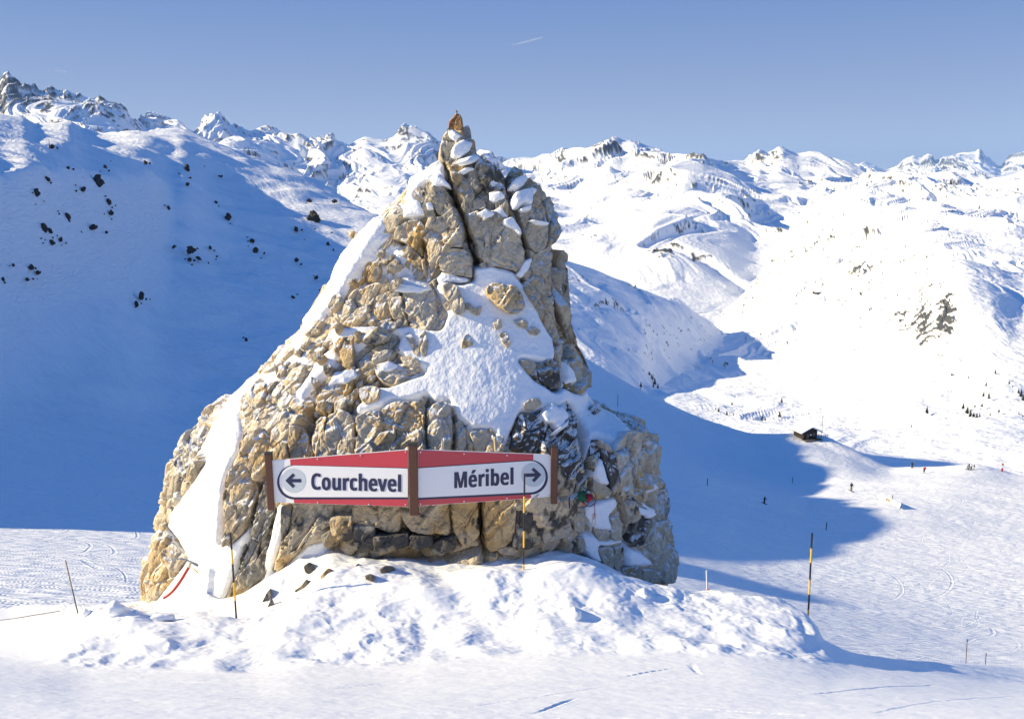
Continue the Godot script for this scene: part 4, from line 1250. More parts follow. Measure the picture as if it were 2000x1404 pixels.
		[[[1246, 846], [1266, 848], [1285, 850], [1288, 866], [1283, 900], [1278, 916], [1266, 928], [1256, 960], [1240, 968], [1246, 930], [1252, 890]], 0.06, 0.36, TAN.lerp(GREY, 0.4), -0.06],
		[[[1168, 858], [1185, 868], [1200, 884], [1206, 920], [1207, 966], [1199, 966], [1188, 930], [1177, 895]], 0.06, 0.26, GREY.lerp(TAN, 0.4), 0.12],
		[[[1150, 868], [1166, 862], [1172, 890], [1162, 910], [1150, 905]], 0.0, 0.2, DARK, 0.2],
		[[[1160, 938], [1180, 946], [1196, 960], [1188, 972], [1165, 976], [1155, 960]], 0.05, 0.16, TAN.lerp(GREY, 0.4), -0.1],
		[[[1264, 930], [1278, 920], [1292, 940], [1304, 966], [1306, 1000], [1298, 1016], [1280, 1010], [1270, 990], [1260, 962]], 0.04, 0.36, TAN.lerp(GREY, 0.55), 0.0],
		[[[1213, 970], [1236, 968], [1255, 986], [1250, 1015], [1235, 1022], [1218, 1002]], 0.1, 0.24, TAN.lerp(GREY, 0.3), -0.08],
		[[[1236, 1024], [1256, 990], [1272, 1000], [1268, 1030], [1256, 1062], [1238, 1068], [1228, 1045]], 0.05, 0.26, GREY.lerp(DARK, 0.5), 0.2],
		[[[1254, 1072], [1270, 1032], [1290, 1018], [1306, 1020], [1316, 1050], [1319, 1092], [1316, 1132], [1300, 1140], [1280, 1128], [1264, 1100]], 0.04, 0.4, TAN.lerp(GREY, 0.5), 0.0],
		[[[1190, 1012], [1212, 1008], [1214, 1034], [1206, 1056], [1192, 1050]], 0.06, 0.18, TAN.lerp(GREY, 0.4), -0.05],
		[[[1169, 1076], [1185, 1069], [1198, 1071], [1198, 1112], [1190, 1120], [1178, 1102]], 0.1, 0.2, GREY.lerp(TAN, 0.4), 0.0],
		[[[1200, 1070], [1218, 1066], [1218, 1096], [1206, 1118], [1198, 1102]], 0.08, 0.2, GREY, 0.12],
		[[[1218, 1112], [1244, 1104], [1258, 1116], [1254, 1136], [1232, 1134], [1215, 1126]], 0.1, 0.22, GREY.lerp(DARK, 0.3), 0.08],
		[[[1256, 1112], [1280, 1114], [1292, 1136], [1262, 1140], [1252, 1128]], 0.08, 0.2, GREY, 0.05],
		[[[1120, 1012], [1138, 1002], [1142, 1026], [1132, 1040], [1120, 1034]], 0.1, 0.18, TAN.lerp(GREY, 0.4), -0.05],
		[[[1100, 1040], [1120, 1030], [1130, 1044], [1116, 1058], [1100, 1058]], 0.06, 0.14, TAN.lerp(OCHRE, 0.4), -0.1],
		[[[1126, 1050], [1136, 1046], [1142, 1068], [1134, 1078], [1128, 1070]], 0.05, 0.14, GREY, 0.15],
		[[[1158, 1030], [1178, 1026], [1192, 1040], [1186, 1058], [1168, 1056]], 0.04, 0.16, GREY.lerp(TAN, 0.3), 0.05],
		# the band above the sign
		[[[700, 816], [722, 806], [746, 800], [762, 790], [778, 786], [802, 786], [816, 790], [830, 776], [834, 800], [832, 840], [829, 874], [808, 890], [770, 892], [720, 894], [692, 892], [700, 852], [698, 832]], 0.14, 0.3, PALE.lerp(TAN, 0.5), -0.12],
		[[[640, 812], [662, 800], [682, 808], [690, 830], [692, 860], [690, 894], [655, 896], [640, 870], [636, 836]], 0.1, 0.26, TAN.lerp(PALE, 0.3), -0.14],
		[[[610, 832], [624, 816], [638, 814], [634, 840], [640, 870], [650, 896], [616, 898], [604, 864]], 0.08, 0.24, TAN, -0.14],
		[[[568, 832], [588, 834], [602, 860], [598, 896], [568, 900], [564, 862]], 0.08, 0.22, TAN.lerp(GREY, 0.3), -0.1],
		[[[834, 802], [850, 791], [868, 786], [880, 802], [888, 830], [886, 862], [876, 884], [842, 884], [832, 852]], 0.14, 0.28, TAN.lerp(PALE, 0.4), -0.1],
		[[[887, 826], [900, 820], [911, 842], [911, 870], [900, 884], [890, 862]], 0.08, 0.18, PALE.lerp(GREY, 0.3), -0.1],
		[[[917, 846], [936, 838], [962, 840], [965, 860], [962, 884], [930, 886], [921, 862]], 0.1, 0.2, TAN.lerp(GREY, 0.3), 0.0],
		[[[964, 854], [980, 850], [986, 866], [982, 884], [966, 884]], 0.06, 0.14, GREY, 0.0],
		# below the sign
		[[[688, 972], [720, 968], [760, 968], [780, 972], [784, 1000], [782, 1034], [760, 1040], [730, 1026], [690, 1022]], 0.14, 0.24, TAN.lerp(OCHRE, 0.4), -0.16],
		[[[784, 970], [820, 970], [872, 974], [878, 1010], [880, 1042], [850, 1046], [804, 1036], [786, 1010]], 0.15, 0.26, TAN.lerp(OCHRE, 0.3), -0.16],
		[[[876, 974], [930, 970], [939, 1000], [936, 1040], [925, 1060], [902, 1064], [886, 1040], [880, 1012]], 0.12, 0.24, TAN.lerp(OCHRE, 0.3), 0.0],
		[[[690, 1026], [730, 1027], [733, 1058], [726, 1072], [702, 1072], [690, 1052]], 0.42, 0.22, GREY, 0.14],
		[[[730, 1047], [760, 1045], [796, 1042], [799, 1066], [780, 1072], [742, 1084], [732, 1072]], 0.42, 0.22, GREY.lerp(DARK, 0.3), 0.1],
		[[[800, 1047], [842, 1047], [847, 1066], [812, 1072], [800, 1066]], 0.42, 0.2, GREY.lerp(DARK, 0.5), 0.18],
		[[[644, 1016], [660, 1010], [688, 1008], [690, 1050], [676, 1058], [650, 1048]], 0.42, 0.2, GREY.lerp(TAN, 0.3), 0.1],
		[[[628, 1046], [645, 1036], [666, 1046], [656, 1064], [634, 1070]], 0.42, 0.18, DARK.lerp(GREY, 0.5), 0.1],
		[[[586, 978], [620, 974], [652, 978], [650, 1022], [616, 1042], [596, 1056], [576, 1078], [562, 1082], [562, 1060], [574, 1018]], 0.14, 0.24, SLATE.lerp(TAN, 0.35), 0.0],
		[[[555, 988], [576, 980], [570, 1020], [557, 1056], [549, 1064], [553, 1025]], 0.06, 0.2, SLATE, 0.0],
		[[[944, 976], [980, 972], [1004, 976], [1006, 1020], [1000, 1056], [984, 1070], [958, 1078], [944, 1060]], 0.1, 0.26, TAN.lerp(OCHRE, 0.4), 0.05],
		[[[1004, 976], [1042, 978], [1060, 990], [1062, 1030], [1052, 1062], [1028, 1072], [1000, 1068], [1006, 1022]], 0.1, 0.26, GREY, 0.24],
		[[[1058, 1000], [1088, 996], [1110, 1010], [1116, 1040], [1090, 1052], [1064, 1062], [1056, 1032]], 0.1, 0.26, GREY.lerp(PALE, 0.4), -0.05],
		[[[1090, 986], [1120, 982], [1146, 1000], [1150, 1020], [1122, 1034], [1112, 1008]], 0.04, 0.24, GREY.lerp(PALE, 0.3), 0.0],
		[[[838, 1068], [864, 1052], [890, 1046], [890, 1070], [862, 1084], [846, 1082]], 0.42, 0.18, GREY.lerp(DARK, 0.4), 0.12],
		[[[972, 1072], [1000, 1068], [1014, 1076], [1004, 1084], [976, 1082]], 0.16, 0.12, GREY.lerp(TAN, 0.5), -0.05],
		# the left flank
		[[[515, 926], [520, 960], [540, 984], [531, 1010], [520, 1040], [505, 1060], [490, 1050], [488, 1020], [500, 972]], 0.08, 0.24, SLATE, 0.0],
		[[[486, 1040], [508, 1050], [502, 1095], [496, 1140], [478, 1150], [462, 1130], [470, 1090]], 0.12, 0.26, SLATE, 0.0],
		[[[460, 1130], [480, 1140], [494, 1150], [482, 1205], [456, 1212], [430, 1206], [434, 1184], [448, 1160]], 0.16, 0.28, SLATE.lerp(TAN, 0.3), 0.0],
		[[[520, 1066], [526, 1100], [516, 1130], [500, 1146], [492, 1130], [500, 1096]], 0.1, 0.2, SLATE, 0.0],
		[[[470, 800], [486, 772], [500, 745], [520, 752], [524, 790], [512, 830], [490, 845], [472, 840]], 0.04, 0.24, TAN, -0.12],
		[[[476, 846], [510, 836], [528, 870], [522, 910], [514, 935], [495, 940], [478, 905], [470, 880]], 0.06, 0.24, TAN.lerp(OCHRE, 0.25), -0.12],
		[[[446, 930], [462, 906], [478, 912], [494, 945], [500, 968], [488, 1004], [470, 1038], [450, 1056], [436, 1066], [441, 1010], [436, 970]], 0.08, 0.28, TAN.lerp(OCHRE, 0.35), -0.16],
		[[[524, 760], [545, 742], [566, 760], [560, 800], [540, 830], [524, 815]], 0.06, 0.22, TAN.lerp(GREY, 0.3), -0.06],
		[[[530, 840], [552, 820], [564, 850], [562, 895], [540, 905], [526, 880]], 0.06, 0.22, TAN.lerp(PALE, 0.3), -0.1],
		[[[405, 808], [414, 828], [396, 860], [386, 890], [372, 915], [358, 930], [346, 922], [343, 886], [365, 850]], 0.05, 0.3, GREY.lerp(TAN, 0.3), 0.04],
		[[[372, 918], [352, 950], [344, 980], [328, 992], [332, 960], [346, 924]], 0.04, 0.26, GREY, 0.1],
		[[[352, 968], [332, 1000], [330, 1030], [345, 1060], [366, 1086], [340, 1116], [318, 1080], [306, 1052], [318, 1020]], 0.08, 0.28, TAN.lerp(PALE, 0.4), -0.16],
		[[[306, 1050], [322, 1082], [342, 1118], [330, 1140], [310, 1162], [293, 1174], [291, 1130], [297, 1082]], 0.08, 0.3, TAN.lerp(PALE, 0.4), -0.16],
	]
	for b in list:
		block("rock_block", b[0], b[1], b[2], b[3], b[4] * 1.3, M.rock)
	# loose rubble on the broken left flank
	var r := RandomNumberGenerator.new()
	r.seed = 41
	var placed := 0
	while placed < 110:
		var px := r.randf_range(480, 800)
		var py := r.randf_range(400, 860)
		var line_l := 870.0 - (py - 340.0) * 0.92
		var line_r := line_l + 60.0 + (py - 340.0) * 0.42
		if px < line_l - 0.0 or px > line_r: continue
		if py > 800 and px > 560: continue
		var w := r.randf_range(5.0, 15.0) * (1.4 if r.randf() < 0.2 else 1.0)
		var poly := []
		var tilt := r.randf_range(-1.2, -0.4)
		for k in 7:
			var a := TAU * k / 7.0 + r.randf_range(-0.3, 0.3)
			var e := Vector2(cos(a) * w * r.randf_range(0.8, 1.2), sin(a) * w * r.randf_range(0.35, 0.7)).rotated(tilt)
			poly.append([px + e.x, py + e.y])
		block("rock_block", poly, r.randf_range(0.05, 0.2), r.randf_range(0.08, 0.2), TAN.lerp(GREY, r.randf() * 0.8), r.randf_range(-0.2, 0.08), M.rock, false, 5.0, 0.3)
		placed += 1

func snow_caps() -> void:
	var list := [
		[[[878, 258], [885, 252], [896, 262], [889, 276], [878, 269]], 0.27],
		[[[878, 296], [890, 280], [905, 271], [921, 279], [918, 292], [896, 306]], 0.29],
		[[[905, 316], [926, 300], [936, 309], [916, 323]], 0.28],
		[[[893, 337], [914, 325], [926, 330], [906, 341]], 0.28],
		[[[845, 318], [858, 312], [864, 322], [868, 346], [862, 350], [848, 342], [826, 347], [832, 334]], 0.2],
		[[[842, 352], [854, 340], [870, 350], [874, 362], [860, 360], [850, 364]], 0.36],
		[[[788, 424], [796, 398], [812, 390], [824, 408], [830, 420], [808, 425]], 0.2],
		[[[832, 398], [842, 394], [846, 408], [834, 410]], 0.3],
		[[[1000, 352], [1030, 351], [1020, 363], [1001, 359]], 0.42],
		[[[1006, 376], [1030, 370], [1050, 372], [1034, 384], [1042, 392], [1012, 396]], 0.4],
		[[[1012, 408], [1040, 400], [1036, 410], [1018, 416]], 0.4],
		[[[1046, 430], [1064, 434], [1068, 442], [1052, 440]], 0.38],
		[[[955, 376], [978, 374], [990, 388], [970, 394], [957, 390]], 0.22],
		[[[930, 420], [948, 406], [966, 418], [946, 430]], 0.32],
		[[[958, 412], [980, 404], [992, 424], [976, 432]], 0.2],
		[[[980, 432], [1000, 424], [1016, 446], [1020, 462], [1004, 450]], 0.3],
		[[[1010, 536], [1024, 510], [1040, 500], [1034, 520], [1018, 545]], 0.24],
		[[[860, 530], [890, 536], [915, 548], [895, 552], [872, 548], [856, 556], [852, 545]], 0.16],
		[[[770, 552], [800, 556], [842, 564], [836, 570], [800, 572], [772, 566]], 0.3],
		[[[700, 648], [730, 636], [745, 640], [722, 652], [706, 660]], 0.28],
		[[[640, 752], [655, 728], [690, 722], [694, 738], [668, 750]], 0.26],
		[[[740, 712], [760, 706], [776, 714], [764, 722], [748, 724]], 0.3],
		[[[1066, 806], [1078, 788], [1096, 792], [1110, 812], [1100, 832], [1088, 842], [1082, 828], [1070, 822]], 0.4],
		[[[1072, 850], [1094, 834], [1112, 818], [1110, 830], [1090, 846]], 0.4],
		[[[1262, 950], [1276, 944], [1280, 955], [1266, 962]], 0.34],
		[[[1242, 990], [1260, 994], [1282, 1006], [1270, 1012], [1248, 1004]], 0.34],
		[[[1292, 1016], [1306, 1040], [1300, 1046], [1288, 1030]], 0.42],
	]
	for b in list:
		block("snow_patch", b[0], b[1] * 0.62 - 0.05, 0.05, SNOW, 0.0, M.rock_snow, true, 2.2, 0.2)

# ---------------------------------------------------------------- the direction sign
func on_plane(px: float, py: float, o: Vector3, n: Vector3, lift := 0.0) -> Vector3:
	var dir := bearing(px, py)
	return EYE + dir * ((o - EYE).dot(n) / dir.dot(n)) + n * lift

# a printed sheet: outline in plate bearings laid on the panel's plane
func sheet(called: String, poly: PackedVector2Array, o: Vector3, n: Vector3, lift: float, mat: Material, parent: Node3D, thick := 0.0) -> MeshInstance3D:
	var I := PackedInt32Array()
	var tri := Geometry2D.triangulate_polygon(poly)
	var P := PackedVector3Array()
	var N := PackedVector3Array()
	for q in poly:
		P.append(on_plane(q.x, q.y, o, n, lift))
		N.append(n)
	for k in tri: I.append(k)
	if thick > 0.0:
		var m := poly.size()
		for k in m:
			P.append(P[k] - n * thick)
			N.append(-n)
		for k in range(0, tri.size(), 3): I.append_array([tri[k] + m, tri[k + 2] + m, tri[k + 1] + m])
		for k in m:
			var a := P[k]
			var b := P[(k + 1) % m]
			var side := (b - a).cross(n).normalized()
			var c := Vector3.ZERO
			for p in P: c += p / P.size()
			if side.dot(a - c) < 0.0: side = -side
			var s0 := P.size()
			P.append_array([a, b, a - n * thick, b - n * thick])
			N.append_array([side, side, side, side])
			I.append_array([s0, s0 + 1, s0 + 2, s0 + 1, s0 + 3, s0 + 2])
	# turn every triangle so that it faces its normal
	for t in range(0, I.size(), 3):
		var g := (P[I[t + 2]] - P[I[t]]).cross(P[I[t + 1]] - P[I[t]])
		if g.dot(N[I[t]]) < 0.0:
			var b := I[t + 1]
			I[t + 1] = I[t + 2]
			I[t + 2] = b
	var A := []
	A.resize(Mesh.ARRAY_MAX)
	A[Mesh.ARRAY_VERTEX] = P
	A[Mesh.ARRAY_NORMAL] = N
	A[Mesh.ARRAY_INDEX] = I
	var mesh := ArrayMesh.new()
	mesh.add_surface_from_arrays(Mesh.PRIMITIVE_TRIANGLES, A)
	var w := MeshInstance3D.new()
	w.name = called
	w.mesh = mesh
	w.material_override = mat
	parent.add_child(w, true)
	w.position = -parent.global_position
	return w

func disc(c: Vector2, r: float, count := 40, from := 0.0, to := TAU) -> PackedVector2Array:
	var p := PackedVector2Array()
	var closed := absf(to - from) > TAU - 0.01
	for k in (count if closed else count + 1):
		var a := from + (to - from) * k / count
		p.append(c + Vector2(cos(a), sin(a)) * r)
	return p

func v2(list: Array) -> PackedVector2Array:
	var p := PackedVector2Array()
	for q in list: p.append(Vector2(q[0], q[1]))
	return p

func bar(p0: Vector3, p1: Vector3, half: float, mat: Material, called: String, parent: Node3D, half_z := -1.0, bevel := 0.006) -> MeshInstance3D:
	# a square post with chamfered edges
	var up := (p1 - p0).normalized()
	var x := up.cross(Vector3.BACK).normalized()
	var z := x.cross(up)
	var hz := half if half_z < 0.0 else half_z
	var st := SurfaceTool.new()
	st.begin(Mesh.PRIMITIVE_TRIANGLES)
	var ring := []
	for q in [[1, 1], [-1, 1], [-1, -1], [1, -1]]:
		var a := Vector2(q[0] * half, q[1] * (hz - bevel))
		var b := Vector2(q[0] * (half - bevel), q[1] * hz)
		ring.append_array([a, b] if q[0] * q[1] > 0 else [b, a])
	var m := ring.size()
	for k in m:
		var a: Vector2 = ring[k]
		var b: Vector2 = ring[(k + 1) % m]
		quad(st, p0 + x * a.x + z * a.y, p0 + x * b.x + z * b.y, p1 + x * b.x + z * b.y, p1 + x * a.x + z * a.y, (p0 + p1) * 0.5)
	for e in [[p0, -up], [p1, up]]:
		for k in range(1, m - 1):
			tri(st, e[0] + x * ring[0].x + z * ring[0].y, e[0] + x * ring[k].x + z * ring[k].y, e[0] + x * ring[k + 1].x + z * ring[k + 1].y, (p0 + p1) * 0.5)
	st.generate_normals()
	return part(called, st.commit(), mat, parent)

# flat faces turned away from a middle point
func tri(st: SurfaceTool, a: Vector3, b: Vector3, c: Vector3, mid: Vector3) -> void:
	st.set_smooth_group(-1)
	if (c - a).cross(b - a).dot(a + b + c - mid * 3.0) < 0.0:
		var t := b
		b = c
		c = t
	st.add_vertex(a)
	st.add_vertex(b)
	st.add_vertex(c)

func quad(st: SurfaceTool, a: Vector3, b: Vector3, c: Vector3, d: Vector3, mid: Vector3) -> void:
	tri(st, a, b, c, mid)
	tri(st, a, c, d, mid)

func tube(points: Array, radii: Array, sides := 10, round_ends := true) -> ArrayMesh:
	var P := PackedVector3Array()
	var N := PackedVector3Array()
	var I := PackedInt32Array()
	var n := points.size()
	var ref := Vector3(0.31, 0.2, 0.93)
	for k in n:
		var dir: Vector3 = (points[mini(k + 1, n - 1)] - points[maxi(k - 1, 0)]).normalized()
		var x := dir.cross(ref)
		if x.length() < 0.2: x = dir.cross(Vector3.UP)
		x = x.normalized()
		var y := x.cross(dir)
		for i in sides:
			var a := TAU * i / sides
			var v := x * cos(a) + y * sin(a)
			P.append(points[k] + v * radii[k])
			N.append(v)
	for k in n - 1:
		for i in sides:
			var a := k * sides + i
			var b := k * sides + (i + 1) % sides
			I.append_array([a, a + sides, b, b, a + sides, b + sides])
	if round_ends:
		for e in [0, n - 1]:
			var dir: Vector3 = (points[1] - points[0]).normalized() * -1.0 if e == 0 else (points[n - 1] - points[n - 2]).normalized()
			var c := P.size()
			P.append(points[e])
			N.append(dir)
			var s0 := P.size()
			for i in sides:
				P.append(P[e * sides + i])
				N.append(dir)
			for i in sides:
				var a := s0 + i
				var b := s0 + (i + 1) % sides
				if (P[b] - P[c]).cross(P[a] - P[c]).dot(dir) > 0.0: I.append_array([c, a, b])
				else: I.append_array([c, b, a])
	# the wall: one test decides the turn of all
	var g := (P[I[2]] - P[I[0]]).cross(P[I[1]] - P[I[0]])
	if g.dot(N[I[0]]) < 0.0:
		for t in range(0, (n - 1) * sides * 6, 3):
			var b := I[t + 1]
			I[t + 1] = I[t + 2]
			I[t + 2] = b
	var A := []
	A.resize(Mesh.ARRAY_MAX)
	A[Mesh.ARRAY_VERTEX] = P
	A[Mesh.ARRAY_NORMAL] = N
	A[Mesh.ARRAY_INDEX] = I
	var mesh := ArrayMesh.new()
	mesh.add_surface_from_arrays(Mesh.PRIMITIVE_TRIANGLES, A)
	return mesh

func letter_font(weight: float) -> FontVariation:
	var font := SystemFont.new()
	font.font_names = PackedStringArray(["Droid Sans"])
	font.font_weight = 700
	var bold := FontVariation.new()
	bold.base_font = font
	bold.variation_embolden = weight
	return bold

# each letter a cut-out of its own, fitted between the two ends of the base line
func lettering(text: String, o: Vector3, n: Vector3, lift: float, left: Vector2, right: Vector2, cap: float, parent: Node3D) -> void:
	var font := letter_font(0.0)
	var shapes := []
	var x := 0.0
	var lo := Vector2(1e9, 1e9)
	var hi := Vector2(-1e9, -1e9)
	for k in text.length():
		var t := TextMesh.new()
		t.text = text[k]
		t.font = font
		t.font_size = 64
		t.pixel_size = 0.01
		t.depth = 0.0
		t.curve_step = 0.8
		t.horizontal_alignment = HORIZONTAL_ALIGNMENT_LEFT
		t.vertical_alignment = VERTICAL_ALIGNMENT_BOTTOM
		var A := t.get_mesh_arrays()
		var V: PackedVector3Array = A[Mesh.ARRAY_VERTEX]
		var q := PackedVector2Array()
		for v in V:
			q.append(Vector2(v.x + x, v.y))
			lo = lo.min(q[-1])
			hi = hi.max(q[-1])
		var idx: PackedInt32Array = A[Mesh.ARRAY_INDEX] if A[Mesh.ARRAY_INDEX] != null else PackedInt32Array(range(V.size()))
		shapes.append([q, idx])
		x += font.get_string_size(text[k], HORIZONTAL_ALIGNMENT_LEFT, -1, 64).x * 0.01
	for s in shapes:
		var P := PackedVector3Array()
		var N := PackedVector3Array()
		var I := PackedInt32Array()
		# three passes a hair apart make the heavy stroke of the print
		for pass_ in 3:
			var s0 := P.size()
			for v in s[0]:
				var b := left.lerp(right, (v.x - lo.x) / (hi.x - lo.x))
				var q := b + Vector2((pass_ - 1) * 0.75, -cap * (v.y - lo.y) / (hi.y - lo.y))
				P.append(on_plane(q.x, q.y, o, n, lift + pass_ * 0.0006))
				N.append(n)
			for k in range(0, s[1].size(), 3):
				var a: int = s[1][k] + s0
				var b: int = s[1][k + 1] + s0
				var c: int = s[1][k + 2] + s0
				var g := (P[c] - P[a]).cross(P[b] - P[a])
				if g.length() < 1e-12: continue
				if g.dot(n) < 0.0: I.append_array([a, c, b])
				else: I.append_array([a, b, c])
		var A := []
		A.resize(Mesh.ARRAY_MAX)
		A[Mesh.ARRAY_VERTEX] = P
		A[Mesh.ARRAY_NORMAL] = N
		A[Mesh.ARRAY_INDEX] = I
		var mesh := ArrayMesh.new()
		mesh.add_surface_from_arrays(Mesh.PRIMITIVE_TRIANGLES, A)
		local("letter", mesh, M.panel_navy, parent)

func build_sign() -> void:
	var mid := at(806, 940, 12.85)
	var lft := at(524, 940, 13.2)
	var rgt := at(1083, 927, 13.4)
	var sign_ := thing("direction_sign", Vector3(mid.x, at(806, 1005, 12.85).y, mid.z), "wide red and white two panel direction sign on brown posts before the pinnacle", "sign")
	# posts
	for q in [[806, 868, 1004, 12.85, 0.064], [524, 886, 994, 13.2, 0.052], [1083, 872, 982, 13.4, 0.052]]:
		var top := at(q[0], q[1], q[3])
		var x := top.x
		var foot := Vector3(x, at(q[0], q[2], q[3]).y, top.z)
		var post := bar(foot, top, q[4], M.post_brown, "post", sign_, q[4])
		var cap := bar(top - Vector3(0, 0.002, 0), top + Vector3(0, 0.022, 0), q[4] + 0.004, M.post_cap, "post_cap", post, q[4] + 0.004)
		cap.position = Vector3.ZERO
		# the bracket that ties the post back to the rock
		var arm := bar(foot.lerp(top, 0.3) - Vector3(0, 0, q[4] + 0.5), foot.lerp(top, 0.3) - Vector3(0, 0, q[4] - 0.01), 0.02, M.post_cap, "bracket", post, 0.02, 0.003)
		arm.position = Vector3.ZERO
	# left panel
	for side in 2:
		var a := lft if side == 0 else mid
		var b := mid if side == 0 else rgt
		var along := Vector3(b.x - a.x, 0, b.z - a.z).normalized()
		var n := Vector3(-along.z, 0, along.x)
		if n.z < 0.0: n = -n
		var o := a
		var outline := v2([[531, 899], [566, 896.5], [797, 878], [797, 989.5], [574, 982.5], [533, 981]]) if side == 0 else v2([[816, 878], [1042, 886.5], [1073, 888], [1076, 891], [1075.5, 967], [1073, 970], [1037, 973.5], [816, 988.5]])
		var panel := sheet("panel", outline, o, n, 0.0, M.panel_white, sign_, 0.022)
		tag(panel, "left panel with white band and arrow pointing left" if side == 0 else "right panel with white band and arrow pointing right", "")
		var red := v2([[566, 897.2], [796.5, 878.8], [796.5, 989], [574, 982]]) if side == 0 else v2([[816.5, 878.8], [1042, 887.2], [1037, 972.8], [816.5, 987.8]])
		sheet("red_field", red, o, n, 0.003, M.panel_red, panel).position = Vector3.ZERO
		var c := Vector2(574.5, 941.5) if side == 0 else Vector2(1036.5, 932)
		var cap := PackedVector2Array()
		var inner := PackedVector2Array()
		if side == 0:
			cap.append_array(disc(c, 33.5, 30, PI * 0.5, PI * 1.5))
			cap.append_array(v2([[796.5, 913.3], [796.5, 974.5]]))
			inner.append_array(disc(Vector2(576.5, 939.5), 31, 30, PI * 0.5, PI * 1.5))
			inner.append_array(v2([[796.5, 914.6], [796.5, 970.5]]))
		else:
			cap.append_array(disc(c, 33.5, 30, -PI * 0.5 - 0.06, PI * 0.5 - 0.06))
			cap.append_array(v2([[816.5, 976], [816.5, 912.8]]))
			inner.append_array(disc(Vector2(1034.5, 930.5), 30.6, 30, -PI * 0.5 - 0.06, PI * 0.5 - 0.06))
			inner.append_array(v2([[816.5, 971.6], [816.5, 914.2]]))
		sheet("band_edge", cap, o, n, 0.006, M.panel_navy, panel).position = Vector3.ZERO
		sheet("white_band", inner, o, n, 0.009, M.panel_white, panel).position = Vector3.ZERO
		var dc := Vector2(573.5, 938) if side == 0 else Vector2(1041, 927)
		sheet("arrow_disc", disc(dc, 23.5), o, n, 0.012, M.panel_grey, panel).position = Vector3.ZERO
		var s := -1.0 if side == 0 else 1.0
		var tilt := 0.0 if side == 0 else -0.04
		var arrow := PackedVector2Array()
		for q in [[16, 0], [1.5, 14.5], [-3.2, 10.2], [3.6, 3.4], [-15, 3.4], [-15, -3.4], [3.6, -3.4], [-3.2, -10.2], [1.5, -14.5]]:
			arrow.append(dc + Vector2(q[0] * s, q[1]).rotated(tilt))
		sheet("arrow", arrow, o, n, 0.015, M.panel_navy, panel).position = Vector3.ZERO
		var words := "Courchevel" if side == 0 else "Méribel"
		if side == 0: lettering(words, o, n, 0.013, Vector2(608.5, 956.5), Vector2(783, 960.5), 34.5, panel)
		else: lettering(words, o, n, 0.013, Vector2(887.5, 953.5), Vector2(1002, 946), 34.0, panel)
		var heads := [[792, 882], [704, 889], [620, 896], [792, 985], [720, 984.5], [620, 981], [534, 978]] if side == 0 else [[821, 883], [906, 886], [990, 889], [1072, 891], [821, 984], [906, 979], [990, 973], [1072, 967]]
		for q in heads:
			sheet("bolt", disc(Vector2(q[0], q[1]), 1.5, 8), o, n, 0.012, M.bolt_steel, panel, 0.008).position = Vector3.ZERO

# ---------------------------------------------------------------- marker poles
# bands: list of [py, yellow?] from top to foot along the line (px0, py0) - (px1, py1)
func marker(top: Vector2, foot: Vector2, d: float, bands: Array, r: float, label: String, called := "marker_pole", dark: Material = null, bright: Material = null) -> void:
	var p1 := at(foot.x, foot.y, d)
	# a straight pole standing on the snow: its top is where the bearing passes nearest the upright through the foot
	var p0 := at(top.x, top.y, d)
	var o := thing(called, p1, label, "pole", "marker poles beside the run")
	var n := bands.size()
	var y0 := top.y
	for k in n:
		var y1: float = bands[k][0]
		var a := p0.lerp(p1, (y0 - top.y) / (foot.y - top.y))
		var b := p0.lerp(p1, (y1 - top.y) / (foot.y - top.y))
		if k == n - 1: b += (p1 - p0).normalized() * 0.25
		var mat: Material = (bright if bright else M.pole_yellow) if bands[k][1] else (dark if dark else M.pole_black)
		part("yellow_section" if bands[k][1] else "black_section", tube([a, b], [r, r]), mat, o)
		y0 = y1

